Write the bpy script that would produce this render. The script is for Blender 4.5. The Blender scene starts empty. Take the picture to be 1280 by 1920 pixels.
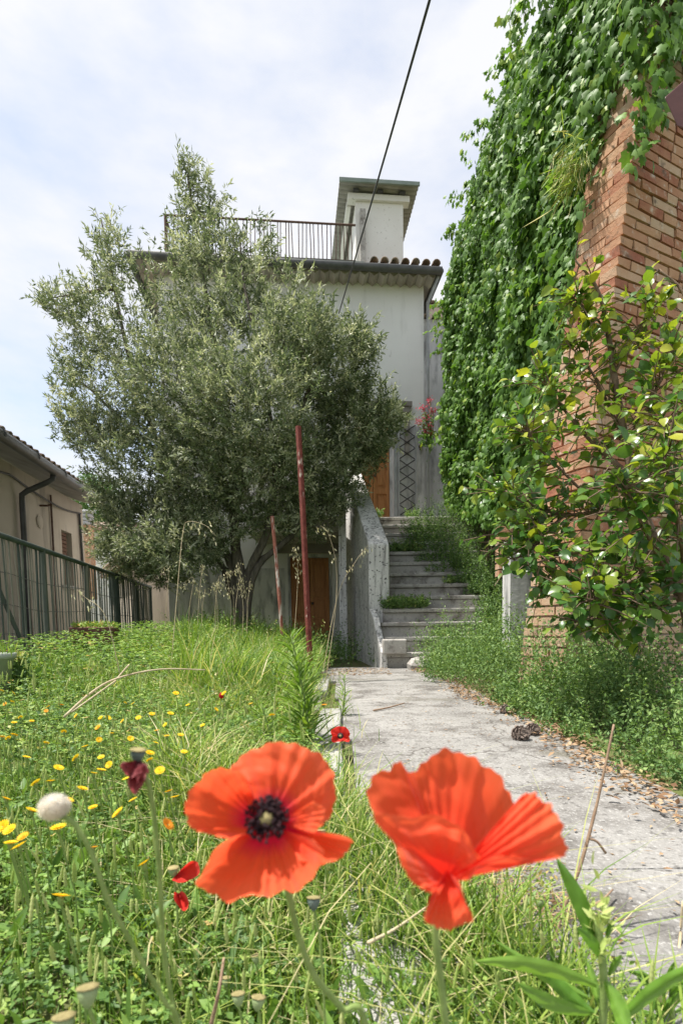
import bpy, math, random
import numpy as np
from mathutils import Vector, Matrix
R = math.radians
random.seed(7); rng = np.random.default_rng(11)
sc = bpy.context.scene
col = sc.collection

# ------------------------------------------------------------------ camera
TILT, ROLL, H, HORIZON, F = 4.3, 0.8, 0.5, 1175.0, 1000.0
P0 = HORIZON + F * math.tan(R(TILT))                      # row of the optical axis in the 1280x1920 frame
cam_d = bpy.data.cameras.new('camera'); cam = bpy.data.objects.new('camera', cam_d); col.objects.link(cam)
cam_d.sensor_fit = 'AUTO'; cam_d.sensor_width = 36; cam_d.lens = F * 36 / 1920
cam_d.shift_y = (P0 - 960) / 1920
cam_d.clip_start = 0.02; cam_d.clip_end = 2000
CM = Matrix.Translation((0, 0, H)) @ Matrix.Rotation(R(90 - TILT), 4, 'X') @ Matrix.Rotation(R(-ROLL), 4, 'Z')
cam.matrix_world = CM
cam_d.dof.use_dof = True; cam_d.dof.focus_distance = 2.6; cam_d.dof.aperture_fstop = 9.0
sc.camera = cam

# ------------------------------------------------------------------ sky, sun, exposure
SUN = Vector((-0.38, -0.03, 0.92)).normalized()
world = bpy.data.worlds.new('World'); sc.world = world; world.use_nodes = True
wn, wl = world.node_tree.nodes, world.node_tree.links
wn.clear()
sky = wn.new('ShaderNodeTexSky'); sky.sky_type = 'NISHITA'; sky.sun_disc = False
sky.sun_elevation = math.asin(SUN.z); sky.sun_rotation = math.atan2(SUN.x, SUN.y)
bg1 = wn.new('ShaderNodeBackground'); bg1.inputs[1].default_value = 0.15
bg2 = wn.new('ShaderNodeBackground'); bg2.inputs[0].default_value = (0.955, 0.965, 1.0, 1); bg2.inputs[1].default_value = 0.61
tc = wn.new('ShaderNodeTexCoord'); mp = wn.new('ShaderNodeMapping'); mp.inputs['Scale'].default_value = (1.3, 1.3, 3.2)
nz = wn.new('ShaderNodeTexNoise'); nz.inputs['Scale'].default_value = 1.7; nz.inputs['Detail'].default_value = 7; nz.inputs['Roughness'].default_value = 0.55
cr = wn.new('ShaderNodeValToRGB'); cr.color_ramp.elements[0].position = 0.34; cr.color_ramp.elements[0].color = (0.38, 0.38, 0.38, 1)
cr.color_ramp.elements[1].position = 0.58; cr.color_ramp.elements[1].color = (1, 1, 1, 1)
mxs = wn.new('ShaderNodeMixShader'); wo = wn.new('ShaderNodeOutputWorld')
wl.new(tc.outputs['Generated'], mp.inputs[0]); wl.new(mp.outputs[0], nz.inputs['Vector']); wl.new(nz.outputs[0], cr.inputs[0])
wl.new(sky.outputs[0], bg1.inputs[0]); wl.new(cr.outputs[0], mxs.inputs[0]); wl.new(bg1.outputs[0], mxs.inputs[1]); wl.new(bg2.outputs[0], mxs.inputs[2])
wl.new(mxs.outputs[0], wo.inputs[0])
sl = bpy.data.lights.new('sun', 'SUN'); sl.energy = 4.6; sl.angle = R(1.2); sl.color = (1.0, 0.95, 0.87)
so = bpy.data.objects.new('sun', sl); col.objects.link(so); so.rotation_euler = SUN.to_track_quat('Z', 'Y').to_euler()
sc.view_settings.view_transform = 'Standard'; sc.view_settings.look = 'None'; sc.view_settings.exposure = 0.74; sc.view_settings.gamma = 1
cy = sc.cycles
cy.max_bounces = 7; cy.diffuse_bounces = 3; cy.glossy_bounces = 2; cy.transmission_bounces = 5; cy.transparent_max_bounces = 6
cy.use_denoising = True
try: cy.denoiser = 'OPENIMAGEDENOISE'
except Exception: pass

# ------------------------------------------------------------------ pixel helpers (1280x1920 photo frame -> places in the garden)
def ray(px, py):
    d = CM.to_3x3() @ Vector(((px - 640) / F, (P0 - py) / F, -1.0))
    return Vector((0, 0, H)), d
def P(px, py, Y):
    o, d = ray(px, py); return o + d * (Y / d.y)
def G(px, py, z=0.0):
    o, d = ray(px, py); return o + d * ((z - o.z) / d.z)
def PL(px, py, p, n):
    o, d = ray(px, py); return o + d * ((Vector(p) - o).dot(n) / d.dot(n))

# ------------------------------------------------------------------ materials
MATS = {}
def nmat(name):
    m = bpy.data.materials.new(name); m.use_nodes = True; m.node_tree.nodes.clear(); MATS[name] = m
    return m, m.node_tree.nodes, m.node_tree.links
def ramp(n, stops):
    r = n.new('ShaderNodeValToRGB'); e = r.color_ramp.elements
    while len(e) < len(stops): e.new(0.5)
    for i, (p, c) in enumerate(stops): e[i].position = p; e[i].color = (*c, 1)
    return r
def noise(n, l, vec, scale, detail=4, rough=0.55):
    t = n.new('ShaderNodeTexNoise'); t.inputs['Scale'].default_value = scale; t.inputs['Detail'].default_value = detail; t.inputs['Roughness'].default_value = rough
    l.new(vec, t.inputs['Vector']); return t
def surf(name, stops, scale, rough=0.85, bump=0.3, bscale=None, layers=(), random_amt=0.0, stretch=(1, 1, 1), spec=0.3, bdist=0.01, cracks=None):
    """stops: colour ramp over noise; layers: (colour, scale, lo, hi, stretch) stains mixed over it"""
    m, n, l = nmat(name)
    tcn = n.new('ShaderNodeTexCoord'); mpn = n.new('ShaderNodeMapping'); mpn.inputs['Scale'].default_value = stretch
    l.new(tcn.outputs['Object'], mpn.inputs[0])
    src = tcn.outputs['Object']
    if random_amt:
        oi0 = n.new('ShaderNodeObjectInfo'); vm = n.new('ShaderNodeVectorMath'); vm.operation = 'MULTIPLY_ADD'; vm.inputs[1].default_value = (3.7, 5.1, 2.3)
        l.new(oi0.outputs['Location'], vm.inputs[0]); l.new(tcn.outputs['Object'], vm.inputs[2]); src = vm.outputs[0]; l.new(src, mpn.inputs[0])
    t = noise(n, l, mpn.outputs[0], scale); r = ramp(n, stops)
    if random_amt:
        oi = n.new('ShaderNodeObjectInfo'); ma = n.new('ShaderNodeMath'); ma.operation = 'MULTIPLY_ADD'; ma.inputs[1].default_value = random_amt; 
        l.new(oi.outputs['Random'], ma.inputs[0])
        sb = n.new('ShaderNodeMath'); sb.operation = 'MULTIPLY_ADD'; sb.inputs[1].default_value = 1 - random_amt * 0.6; sb.inputs[2].default_value = -random_amt * 0.2
        l.new(t.outputs[0], sb.inputs[0]); l.new(sb.outputs[0], ma.inputs[2]); l.new(ma.outputs[0], r.inputs[0])
    else: l.new(t.outputs[0], r.inputs[0])
    c = r.outputs[0]
    for (lc, ls, lo, hi, lst) in layers:
        mp2 = n.new('ShaderNodeMapping'); mp2.inputs['Scale'].default_value = lst; l.new(src, mp2.inputs[0])
        t2 = noise(n, l, mp2.outputs[0], ls, 6, 0.62); r2 = ramp(n, [(lo, (0, 0, 0)), (hi, (1, 1, 1))]); l.new(t2.outputs[0], r2.inputs[0])
        mx = n.new('ShaderNodeMix'); mx.data_type = 'RGBA'; l.new(r2.outputs[0], mx.inputs[0]); l.new(c, mx.inputs[6]); mx.inputs[7].default_value = (*lc, 1); c = mx.outputs[2]
    if cracks:
        tw_ = noise(n, l, tcn.outputs['Object'], 2.5, 5); va = n.new('ShaderNodeVectorMath'); va.operation = 'MULTIPLY_ADD'; va.inputs[1].default_value = (.5, .5, .5)
        l.new(tw_.outputs['Color'], va.inputs[0]); l.new(tcn.outputs['Object'], va.inputs[2])
        vo = n.new('ShaderNodeTexVoronoi'); vo.feature = 'DISTANCE_TO_EDGE'; vo.inputs['Scale'].default_value = cracks[0]; l.new(va.outputs[0], vo.inputs['Vector'])
        rc = ramp(n, [(0.0, (1, 1, 1)), (cracks[1], (0, 0, 0))]); l.new(vo.outputs['Distance'], rc.inputs[0])
        mx = n.new('ShaderNodeMix'); mx.data_type = 'RGBA'; l.new(rc.outputs[0], mx.inputs[0]); l.new(c, mx.inputs[6]); mx.inputs[7].default_value = (*cracks[2], 1); c = mx.outputs[2]
    b = n.new('ShaderNodeBsdfPrincipled'); b.inputs['Roughness'].default_value = rough; b.inputs['Specular IOR Level'].default_value = spec
    l.new(c, b.inputs['Base Color'])
    if bump:
        t3 = noise(n, l, tcn.outputs['Object'], bscale or scale * 6, 5, 0.6); bp = n.new('ShaderNodeBump'); bp.inputs['Strength'].default_value = bump; bp.inputs['Distance'].default_value = bdist
        l.new(t3.outputs[0], bp.inputs['Height']); l.new(bp.outputs[0], b.inputs['Normal'])
    o = n.new('ShaderNodeOutputMaterial'); l.new(b.outputs[0], o.inputs[0]); return m
def leafmat(name, stops, rough=0.5, trans=0.35, spec=0.4, by_object=False, tcol=(1.25, 1.3, 0.6), veins=0.0):
    m, n, l = nmat(name)
    r = ramp(n, stops)
    if by_object: s = n.new('ShaderNodeObjectInfo'); l.new(s.outputs['Random'], r.inputs[0])
    else: s = n.new('ShaderNodeAttribute'); s.attribute_name = 'tint'; l.new(s.outputs['Fac'], r.inputs[0])
    c = r.outputs[0]
    tcn = n.new('ShaderNodeTexCoord'); t = noise(n, l, tcn.outputs['Object'], 40 if not by_object else 6, 3)
    hs = n.new('ShaderNodeHueSaturation'); mr = n.new('ShaderNodeMapRange'); mr.inputs[3].default_value = 0.75; mr.inputs[4].default_value = 1.25
    l.new(t.outputs[0], mr.inputs[0]); l.new(mr.outputs[0], hs.inputs['Value']); l.new(c, hs.inputs['Color']); c = hs.outputs[0]
    b = n.new('ShaderNodeBsdfPrincipled'); b.inputs['Roughness'].default_value = rough; b.inputs['Specular IOR Level'].default_value = spec
    l.new(c, b.inputs['Base Color'])
    tr = n.new('ShaderNodeBsdfTranslucent'); mc = n.new('ShaderNodeMix'); mc.data_type = 'RGBA'; mc.blend_type = 'MULTIPLY'; mc.inputs[0].default_value = 1
    l.new(c, mc.inputs[6]); mc.inputs[7].default_value = (*tcol, 1); l.new(mc.outputs[2], tr.inputs[0])
    ms = n.new('ShaderNodeMixShader'); ms.inputs[0].default_value = trans; l.new(b.outputs[0], ms.inputs[1]); l.new(tr.outputs[0], ms.inputs[2])
    o = n.new('ShaderNodeOutputMaterial'); l.new(ms.outputs[0], o.inputs[0]); return m

surf('soil', [(0.3, (0.09, 0.075, 0.04)), (0.7, (0.17, 0.15, 0.07))], 3, layers=[((0.09, 0.13, 0.03), 5, 0.4, 0.6, (1, 1, 1))])
surf('path', [(0.3, (0.23, 0.222, 0.21)), (0.7, (0.35, 0.338, 0.32))], 2.2, 0.9, 0.9, 75,
     layers=[((0.115, 0.105, 0.095), 3.5, 0.48, 0.66, (1, 1, 1)), ((0.09, 0.085, 0.078), 45, 0.54, 0.72, (1, 1, 1)), ((0.46, 0.45, 0.43), 110, 0.54, 0.70, (1, 1, 1)), ((0.15, 0.14, 0.10), 1.6, 0.58, 0.75, (1, 1, 1))], bdist=0.01, cracks=(0.8, 0.006, (0.11, 0.10, 0.09)))
surf('kerb', [(0.3, (0.30, 0.29, 0.275)), (0.7, (0.42, 0.41, 0.39))], 6, 0.9, 0.4, 50, layers=[((0.32, 0.30, 0.27), 9, 0.58, 0.72, (1, 1, 1))])
surf('concrete', [(0.3, (0.36, 0.335, 0.31)), (0.7, (0.52, 0.50, 0.465))], 3, 0.92, 0.5, 45,
     layers=[((0.17, 0.15, 0.135), 5, 0.50, 0.68, (1, 1, 1)), ((0.60, 0.58, 0.55), 30, 0.60, 0.70, (1, 1, 1)), ((0.10, 0.095, 0.09), 38, 0.60, 0.68, (1, 1, 1))])
surf('parapet', [(0.3, (0.58, 0.57, 0.55)), (0.7, (0.76, 0.75, 0.73))], 3, 0.92, 0.4, 40,
     layers=[((0.30, 0.29, 0.28), 7, 0.50, 0.66, (3, 3, 0.25)), ((0.10, 0.10, 0.10), 26, 0.57, 0.63, (1, 1, 1))])
surf('plaster', [(0.3, (0.77, 0.755, 0.735)), (0.7, (0.85, 0.84, 0.82))], 0.9, 0.95, 0.2, 30, layers=[((0.60, 0.585, 0.56), 2.0, 0.55, 0.8, (2, 2, 0.3)), ((0.50, 0.48, 0.45), 7.0, 0.63, 0.72, (1, 1, 0.5))])
surf('plaster_stained', [(0.3, (0.50, 0.50, 0.50)), (0.7, (0.70, 0.69, 0.68))], 2, 0.95, 0.3, 30, layers=[((0.25, 0.25, 0.25), 3, 0.48, 0.66, (2, 2, 0.5)), ((0.80, 0.79, 0.77), 6, 0.6, 0.7, (1, 1, .5))])
surf('hut_plaster', [(0.3, (0.70, 0.67, 0.63)), (0.7, (0.80, 0.78, 0.75))], 1.2, 0.95, 0.25, 40, layers=[((0.42, 0.39, 0.35), 20, 0.62, 0.7, (1, 1, 1))])
surf('beige_plaster', [(0.3, (0.46, 0.39, 0.32)), (0.7, (0.60, 0.53, 0.45))], 0.9, 0.95, 0.2, 25, layers=[((0.30, 0.26, 0.22), 1.6, 0.52, 0.72, (2, 2, 0.35))])
surf('soffit', [(0.3, (0.22, 0.20, 0.18)), (0.7, (0.36, 0.33, 0.30))], 3)
surf('pink_plaster', [(0.3, (0.60, 0.45, 0.36)), (0.7, (0.70, 0.58, 0.50))], 2)
surf('stone_wall', [(0.3, (0.09, 0.08, 0.07)), (0.7, (0.2, 0.18, 0.15))], 4)
surf('brick', [(0.10, (0.31, 0.12, 0.075)), (0.33, (0.42, 0.22, 0.13)), (0.60, (0.48, 0.295, 0.185)), (0.88, (0.50, 0.37, 0.26))], 9, 0.9, 0.5, 60, random_amt=0.75,
     layers=[((0.58, 0.50, 0.42), 14, 0.57, 0.72, (1, 1, 1)), ((0.14, 0.10, 0.075), 11, 0.58, 0.72, (1, 1, 1))])
surf('mortar', [(0.3, (0.36, 0.30, 0.25)), (0.7, (0.52, 0.45, 0.38))], 20, 0.95, 0.6, 90)
surf('terracotta', [(0.2, (0.22, 0.15, 0.11)), (0.5, (0.36, 0.25, 0.18)), (0.8, (0.45, 0.37, 0.30))], 10, 0.9, 0.3, 40, random_amt=0.6, layers=[((0.15, 0.14, 0.11), 9, 0.5, 0.65, (1, 1, 1))])
surf('cornice', [(0.3, (0.34, 0.30, 0.26)), (0.7, (0.48, 0.44, 0.39))], 6, random_amt=0.4)
surf('dark_metal', [(0.3, (0.045, 0.045, 0.047)), (0.7, (0.09, 0.088, 0.085))], 8, 0.5, 0.1, 60)
surf('gutter', [(0.3, (0.06, 0.062, 0.06)), (0.7, (0.12, 0.12, 0.115))], 5, 0.45, 0.1)
surf('green_sheet', [(0.3, (0.17, 0.21, 0.185)), (0.7, (0.26, 0.30, 0.27))], 4, 0.5, 0.1)
surf('brown_metal', [(0.3, (0.09, 0.03, 0.027)), (0.7, (0.14, 0.05, 0.04))], 5, 0.45, 0.1, spec=0.5)
surf('zinc', [(0.3, (0.30, 0.31, 0.32)), (0.7, (0.45, 0.46, 0.47))], 6, 0.5, 0.1)
surf('sheet_roof', [(0.3, (0.25, 0.235, 0.21)), (0.7, (0.37, 0.35, 0.32))], 5, 0.85, 0.2)
surf('rust_rail', [(0.3, (0.07, 0.04, 0.03)), (0.7, (0.15, 0.09, 0.07))], 30, 0.8, 0.3)
surf('rust', [(0.3, (0.11, 0.022, 0.018)), (0.7, (0.22, 0.06, 0.045))], 20, 0.8, 0.5, 120, layers=[((0.50, 0.40, 0.34), 22, 0.60, 0.66, (1, 1, 0.3))])
surf('rust_white', [(0.3, (0.22, 0.07, 0.05)), (0.6, (0.36, 0.14, 0.10))], 20, 0.8, 0.5, 120, layers=[((0.62, 0.55, 0.50), 9, 0.50, 0.56, (1, 1, 0.3))])
surf('door_wood', [(0.25, (0.36, 0.145, 0.05)), (0.75, (0.56, 0.26, 0.10))], 5, 0.55, 0.25, 40, stretch=(9, 9, 0.7), layers=[((0.20, 0.08, 0.03), 4, 0.6, 0.75, (6, 6, 0.6))])
surf('brown_shutter', [(0.3, (0.13, 0.07, 0.05)), (0.7, (0.2, 0.12, 0.085))], 8)
surf('green_shutter', [(0.3, (0.14, 0.21, 0.16)), (0.7, (0.2, 0.28, 0.22))], 8)
surf('fence_bar', [(0.25, (0.05, 0.068, 0.058)), (0.55, (0.11, 0.125, 0.105)), (0.85, (0.25, 0.23, 0.19))], 6, 0.7, 0.2, 30, random_amt=0.8)
surf('pot', [(0.3, (0.28, 0.32, 0.27)), (0.7, (0.36, 0.40, 0.34))], 5, 0.6, 0.1)
surf('trough', [(0.3, (0.10, 0.04, 0.035)), (0.7, (0.17, 0.08, 0.065))], 7, 0.8)
surf('bark', [(0.3, (0.07, 0.06, 0.048)), (0.7, (0.17, 0.15, 0.12))], 8, 0.95, 0.8, 30, stretch=(3, 3, 0.6), bdist=0.02)
surf('twig', [(0.3, (0.13, 0.085, 0.06)), (0.7, (0.24, 0.17, 0.12))], 20, 0.9, 0.4)
surf('straw', [(0.3, (0.45, 0.36, 0.22)), (0.7, (0.62, 0.52, 0.36))], 30, 0.8, 0.2)
surf('dry_stalk', [(0.3, (0.22, 0.14, 0.09)), (0.7, (0.36, 0.25, 0.17))], 40, 0.85, 0.3)
surf('stem', [(0.3, (0.16, 0.24, 0.06)), (0.7, (0.26, 0.35, 0.11))], 60, 0.6, 0.2)
surf('capsule', [(0.3, (0.21, 0.30, 0.13)), (0.7, (0.31, 0.38, 0.19))], 90, 0.6, 0.2)
surf('capsule_cap', [(0.3, (0.20, 0.17, 0.07)), (0.7, (0.38, 0.32, 0.15))], 200, 0.8, 0.3)
surf('grey_capsule', [(0.3, (0.06, 0.09, 0.08)), (0.7, (0.15, 0.19, 0.165))], 120, 0.7, 0.3)
surf('stamen', [(0.3, (0.012, 0.006, 0.009)), (0.7, (0.05, 0.02, 0.025))], 300, 0.8, 0.3)
surf('cone', [(0.3, (0.10, 0.075, 0.06)), (0.7, (0.26, 0.21, 0.18))], 60, 0.9, 0.3)
surf('cream', [(0.3, (0.74, 0.62, 0.46)), (0.7, (0.90, 0.86, 0.78))], 300, 0.95, 1.0, 900, bdist=0.001)
surf('far_tree', [(0.3, (0.02, 0.045, 0.02)), (0.7, (0.05, 0.085, 0.04))], 6)
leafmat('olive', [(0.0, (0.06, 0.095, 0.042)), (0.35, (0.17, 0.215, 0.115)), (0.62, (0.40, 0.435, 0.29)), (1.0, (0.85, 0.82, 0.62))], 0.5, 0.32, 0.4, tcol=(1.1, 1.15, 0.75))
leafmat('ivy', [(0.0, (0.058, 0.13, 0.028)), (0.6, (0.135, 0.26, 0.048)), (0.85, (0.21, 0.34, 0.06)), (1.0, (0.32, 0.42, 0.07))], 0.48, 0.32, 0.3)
leafmat('ivy_leaf', [(0.0, (0.058, 0.13, 0.028)), (0.55, (0.135, 0.26, 0.048)), (0.85, (0.21, 0.34, 0.06)), (1.0, (0.32, 0.42, 0.07))], 0.48, 0.32, 0.3, by_object=True)
leafmat('shrub_leaf', [(0.0, (0.057, 0.149, 0.030)), (0.35, (0.127, 0.241, 0.039)), (0.65, (0.253, 0.345, 0.039)), (1.0, (0.460, 0.460, 0.052))], 0.33, 0.38, 0.5, by_object=True)
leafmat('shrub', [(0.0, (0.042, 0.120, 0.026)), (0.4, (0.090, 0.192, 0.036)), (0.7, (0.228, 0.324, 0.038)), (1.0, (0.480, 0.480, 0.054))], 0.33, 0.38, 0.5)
leafmat('grass', [(0.0, (0.075, 0.155, 0.024)), (0.45, (0.19, 0.31, 0.045)), (0.75, (0.34, 0.44, 0.09)), (0.88, (0.50, 0.50, 0.19)), (1.0, (0.66, 0.57, 0.34))], 0.5, 0.35, 0.35)
leafmat('herb', [(0.0, (0.083, 0.165, 0.042)), (0.5, (0.195, 0.330, 0.068)), (0.85, (0.360, 0.465, 0.120)), (1.0, (0.600, 0.420, 0.180))], 0.5, 0.3, 0.35)
leafmat('weed', [(0.0, (0.072, 0.145, 0.046)), (0.5, (0.167, 0.275, 0.084)), (0.9, (0.304, 0.420, 0.138)), (1.0, (0.478, 0.420, 0.203))], 0.55, 0.28, 0.3)
leafmat('spike', [(0.0, (0.36, 0.48, 0.12)), (1.0, (0.58, 0.62, 0.27))], 0.7, 0.3, 0.2)
leafmat('litter', [(0.0, (0.14, 0.075, 0.04)), (0.5, (0.30, 0.19, 0.11)), (1.0, (0.46, 0.34, 0.22))], 0.8, 0.1, 0.2)
leafmat('oat', [(0.0, (0.50, 0.46, 0.26)), (1.0, (0.72, 0.68, 0.48))], 0.6, 0.35, 0.3, tcol=(1, 1, .8))
leafmat('yellow', [(0.0, (0.88, 0.55, 0.015)), (0.8, (0.90, 0.66, 0.03)), (1.0, (0.80, 0.30, 0.03))], 0.6, 0.3, 0.2, by_object=True, tcol=(1, 1, .8))
leafmat('big_leaf', [(0.0, (0.12, 0.26, 0.035)), (1.0, (0.22, 0.38, 0.06))], 0.4, 0.4, 0.4, by_object=True)
leafmat('white_fluff', [(0.0, (0.85, 0.76, 0.60)), (1.0, (0.95, 0.92, 0.86))], 0.9, 0.3, 0.1, tcol=(1, 1, 1))
leafmat('pink_flower', [(0.0, (0.50, 0.06, 0.10)), (1.0, (0.65, 0.16, 0.20))], 0.7, 0.3, 0.2, tcol=(1, .8, .8))
def petalmat(name, base, deep, cream):
    m, n, l = nmat(name)
    a = n.new('ShaderNodeAttribute'); a.attribute_name = 'tint'
    r = ramp(n, [(0.0, deep), (0.25, deep), (0.48, base), (1.0, cream)]); l.new(a.outputs['Fac'], r.inputs[0])
    a2 = n.new('ShaderNodeAttribute'); a2.attribute_name = 'rib'
    cmb = n.new('ShaderNodeCombineXYZ'); l.new(a2.outputs['Fac'], cmb.inputs[0]); 
    cmb2 = n.new('ShaderNodeCombineXYZ'); sv = n.new('ShaderNodeMath'); sv.operation = 'MULTIPLY'; sv.inputs[1].default_value = .03; l.new(a.outputs['Fac'], sv.inputs[0]); l.new(a2.outputs['Fac'], cmb2.inputs[0]); l.new(sv.outputs[0], cmb2.inputs[1])
    t = noise(n, l, cmb2.outputs[0], 48, 6, .7)
    hs = n.new('ShaderNodeHueSaturation'); mr = n.new('ShaderNodeMapRange'); mr.inputs[3].default_value = 0.84; mr.inputs[4].default_value = 1.14
    l.new(t.outputs[0], mr.inputs[0]); l.new(mr.outputs[0], hs.inputs['Value']); l.new(r.outputs[0], hs.inputs['Color'])
    b = n.new('ShaderNodeBsdfPrincipled'); b.inputs['Roughness'].default_value = 0.55; b.inputs['Specular IOR Level'].default_value = 0.25
    b.inputs['Sheen Weight'].default_value = 0.25; l.new(hs.outputs[0], b.inputs['Base Color'])
    bp = n.new('ShaderNodeBump'); bp.inputs['Strength'].default_value = 0.35; bp.inputs['Distance'].default_value = 0.002; l.new(t.outputs[0], bp.inputs['Height']); l.new(bp.outputs[0], b.inputs['Normal'])
    tr = n.new('ShaderNodeBsdfTranslucent'); l.new(hs.outputs[0], tr.inputs[0])
    ms = n.new('ShaderNodeMixShader'); ms.inputs[0].default_value = 0.5; l.new(b.outputs[0], ms.inputs[1]); l.new(tr.outputs[0], ms.inputs[2])
    o = n.new('ShaderNodeOutputMaterial'); l.new(ms.outputs[0], o.inputs[0])
petalmat('petal', (0.95, 0.10, 0.03), (0.78, 0.010, 0.06), (0.95, 0.15, 0.05))
petalmat('petal_plain', (0.94, 0.07, 0.022), (0.88, 0.035, 0.014), (0.95, 0.15, 0.05))
petalmat('petal_red', (0.72, 0.02, 0.012), (0.5, 0.01, 0.01), (0.80, 0.035, 0.02))
petalmat('petal_wilt', (0.20, 0.012, 0.02), (0.10, 0.006, 0.012), (0.36, 0.08, 0.09))

# ------------------------------------------------------------------ mesh helpers
def tag(o, label=None, cat=None, group=None, kind=None):
    if label: o['label'] = label
    if cat: o['category'] = cat
    if group: o['group'] = group
    if kind: o['kind'] = kind
    return o
def empty(name, loc=(0, 0, 0), rz=0.0, **k):
    o = bpy.data.objects.new(name, None); col.objects.link(o); o.location = loc; o.rotation_euler = (0, 0, rz); o.empty_display_size = 0.1
    return tag(o, **k)
def link(name, me, parent=None, mat=None):
    o = bpy.data.objects.new(name, me); col.objects.link(o)
    if mat is not None and not me.materials: me.materials.append(MATS[mat])
    if parent is not None: o.parent = parent
    return o
class Geo:
    def __init__(s): s.v = []; s.f = []
    def add(s, v, f):
        b = len(s.v); s.v += [tuple(p) for p in v]; s.f += [tuple(i + b for i in q) for q in f]; return s
    def box(s, x0, x1, y0, y1, z0, z1):
        return s.add([(x0, y0, z0), (x1, y0, z0), (x1, y1, z0), (x0, y1, z0), (x0, y0, z1), (x1, y0, z1), (x1, y1, z1), (x0, y1, z1)],
                     [(0, 3, 2, 1), (4, 5, 6, 7), (0, 1, 5, 4), (1, 2, 6, 5), (2, 3, 7, 6), (3, 0, 4, 7)])
    def prism(s, poly, vec):
        n = len(poly); a = [Vector(p) for p in poly]; b = [p + Vector(vec) for p in a]
        return s.add(a + b, [tuple(range(n))[::-1], tuple(range(n, 2 * n))] + [(i, (i + 1) % n, n + (i + 1) % n, n + i) for i in range(n)])
    def tube(s, pts, rad, n=6, cap=True):
        pts = [Vector(p) for p in pts]; k = len(pts)
        if not hasattr(rad, '__len__'): rad = [rad] * k
        v = []; up = Vector((0.13, 0.21, 1)).normalized()
        for i, p in enumerate(pts):
            d = (pts[min(i + 1, k - 1)] - pts[max(i - 1, 0)]).normalized()
            a = d.cross(up); a = a.normalized() if a.length > 0.05 else d.cross(Vector((1, 0, 0))).normalized()
            b = d.cross(a)
            for j in range(n):
                t = 2 * math.pi * j / n; v.append(p + (a * math.cos(t) + b * math.sin(t)) * rad[i])
        f = [(i * n + j, i * n + (j + 1) % n, (i + 1) * n + (j + 1) % n, (i + 1) * n + j) for i in range(k - 1) for j in range(n)]
        if cap: f += [tuple(range(n))[::-1], tuple(range((k - 1) * n, k * n))]
        return s.add(v, f)
    def lathe(s, prof, n=12, M=Matrix.Identity(4), rib=0.0, ribs=0):
        v = []
        for (r, z) in prof:
            for j in range(n):
                t = 2 * math.pi * j / n; rr = r * (1 + rib * math.cos(ribs * t)); v.append(M @ Vector((rr * math.cos(t), rr * math.sin(t), z)))
        k = len(prof); f = [(i * n + j, i * n + (j + 1) % n, (i + 1) * n + (j + 1) % n, (i + 1) * n + j) for i in range(k - 1) for j in range(n)]
        f += [tuple(range(n))[::-1], tuple(range((k - 1) * n, k * n))]
        return s.add(v, f)
    def mesh(s, name, smooth=False):
        me = bpy.data.meshes.new(name); me.from_pydata(s.v, [], s.f); me.update()
        if smooth: me.polygons.foreach_set('use_smooth', [True] * len(me.polygons))
        return me
    def build(s, name, mat, parent=None, smooth=False):
        me = s.mesh(name, smooth); return link(name, me, parent, mat)
def bevel(o, w=0.008, seg=2):
    b = o.modifiers.new('bevel', 'BEVEL'); b.width = w; b.segments = seg; b.limit_method = 'ANGLE'; return o
def np_mesh(name, V, T, tint=None, smooth=False, extra=None):
    me = bpy.data.meshes.new(name); nv, nt = len(V), len(T)
    me.vertices.add(nv); me.vertices.foreach_set('co', np.ascontiguousarray(V, np.float32).ravel())
    me.loops.add(nt * 3); me.loops.foreach_set('vertex_index', np.ascontiguousarray(T, np.int32).ravel())
    me.polygons.add(nt); me.polygons.foreach_set('loop_start', np.arange(0, nt * 3, 3, dtype=np.int32))
    if smooth: me.polygons.foreach_set('use_smooth', np.ones(nt, bool))
    me.update(calc_edges=True)
    for nm, arr in (('tint', tint), *((extra or {}).items())):
        if arr is not None:
            a = me.attributes.new(nm, 'FLOAT', 'POINT'); a.data.foreach_set('value', np.ascontiguousarray(arr, np.float32))
    return me
def unit(a): return a / np.maximum(np.linalg.norm(a, axis=1, keepdims=True), 1e-9)
def leaf_arrays(tv, tf, pos, axis, norm, size, wid=None, thick=False):
    pos = np.asarray(pos, float); axis = unit(np.asarray(axis, float)); norm = np.asarray(norm, float)
    right = unit(np.cross(axis, norm)); n2 = np.cross(right, axis); N, k = len(pos), len(tv)
    size = np.broadcast_to(np.asarray(size, float), (N,)); wid = size if wid is None else np.broadcast_to(np.asarray(wid, float), (N,))
    V = pos[:, None, :] + (tv[None, :, 0:1] * wid[:, None, None]) * right[:, None, :] + size[:, None, None] * tv[None, :, 1:2] * axis[:, None, :] + np.sqrt(size * wid)[:, None, None] * tv[None, :, 2:3] * n2[:, None, :]
    if thick: V = pos[:, None, :] + wid[:, None, None] * (tv[None, :, 0:1] * right[:, None, :] + tv[None, :, 2:3] * n2[:, None, :]) + size[:, None, None] * tv[None, :, 1:2] * axis[:, None, :]
    T = tf[None] + (np.arange(N) * k)[:, None, None]
    return V.reshape(-1, 3), T.reshape(-1, 3)
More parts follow.
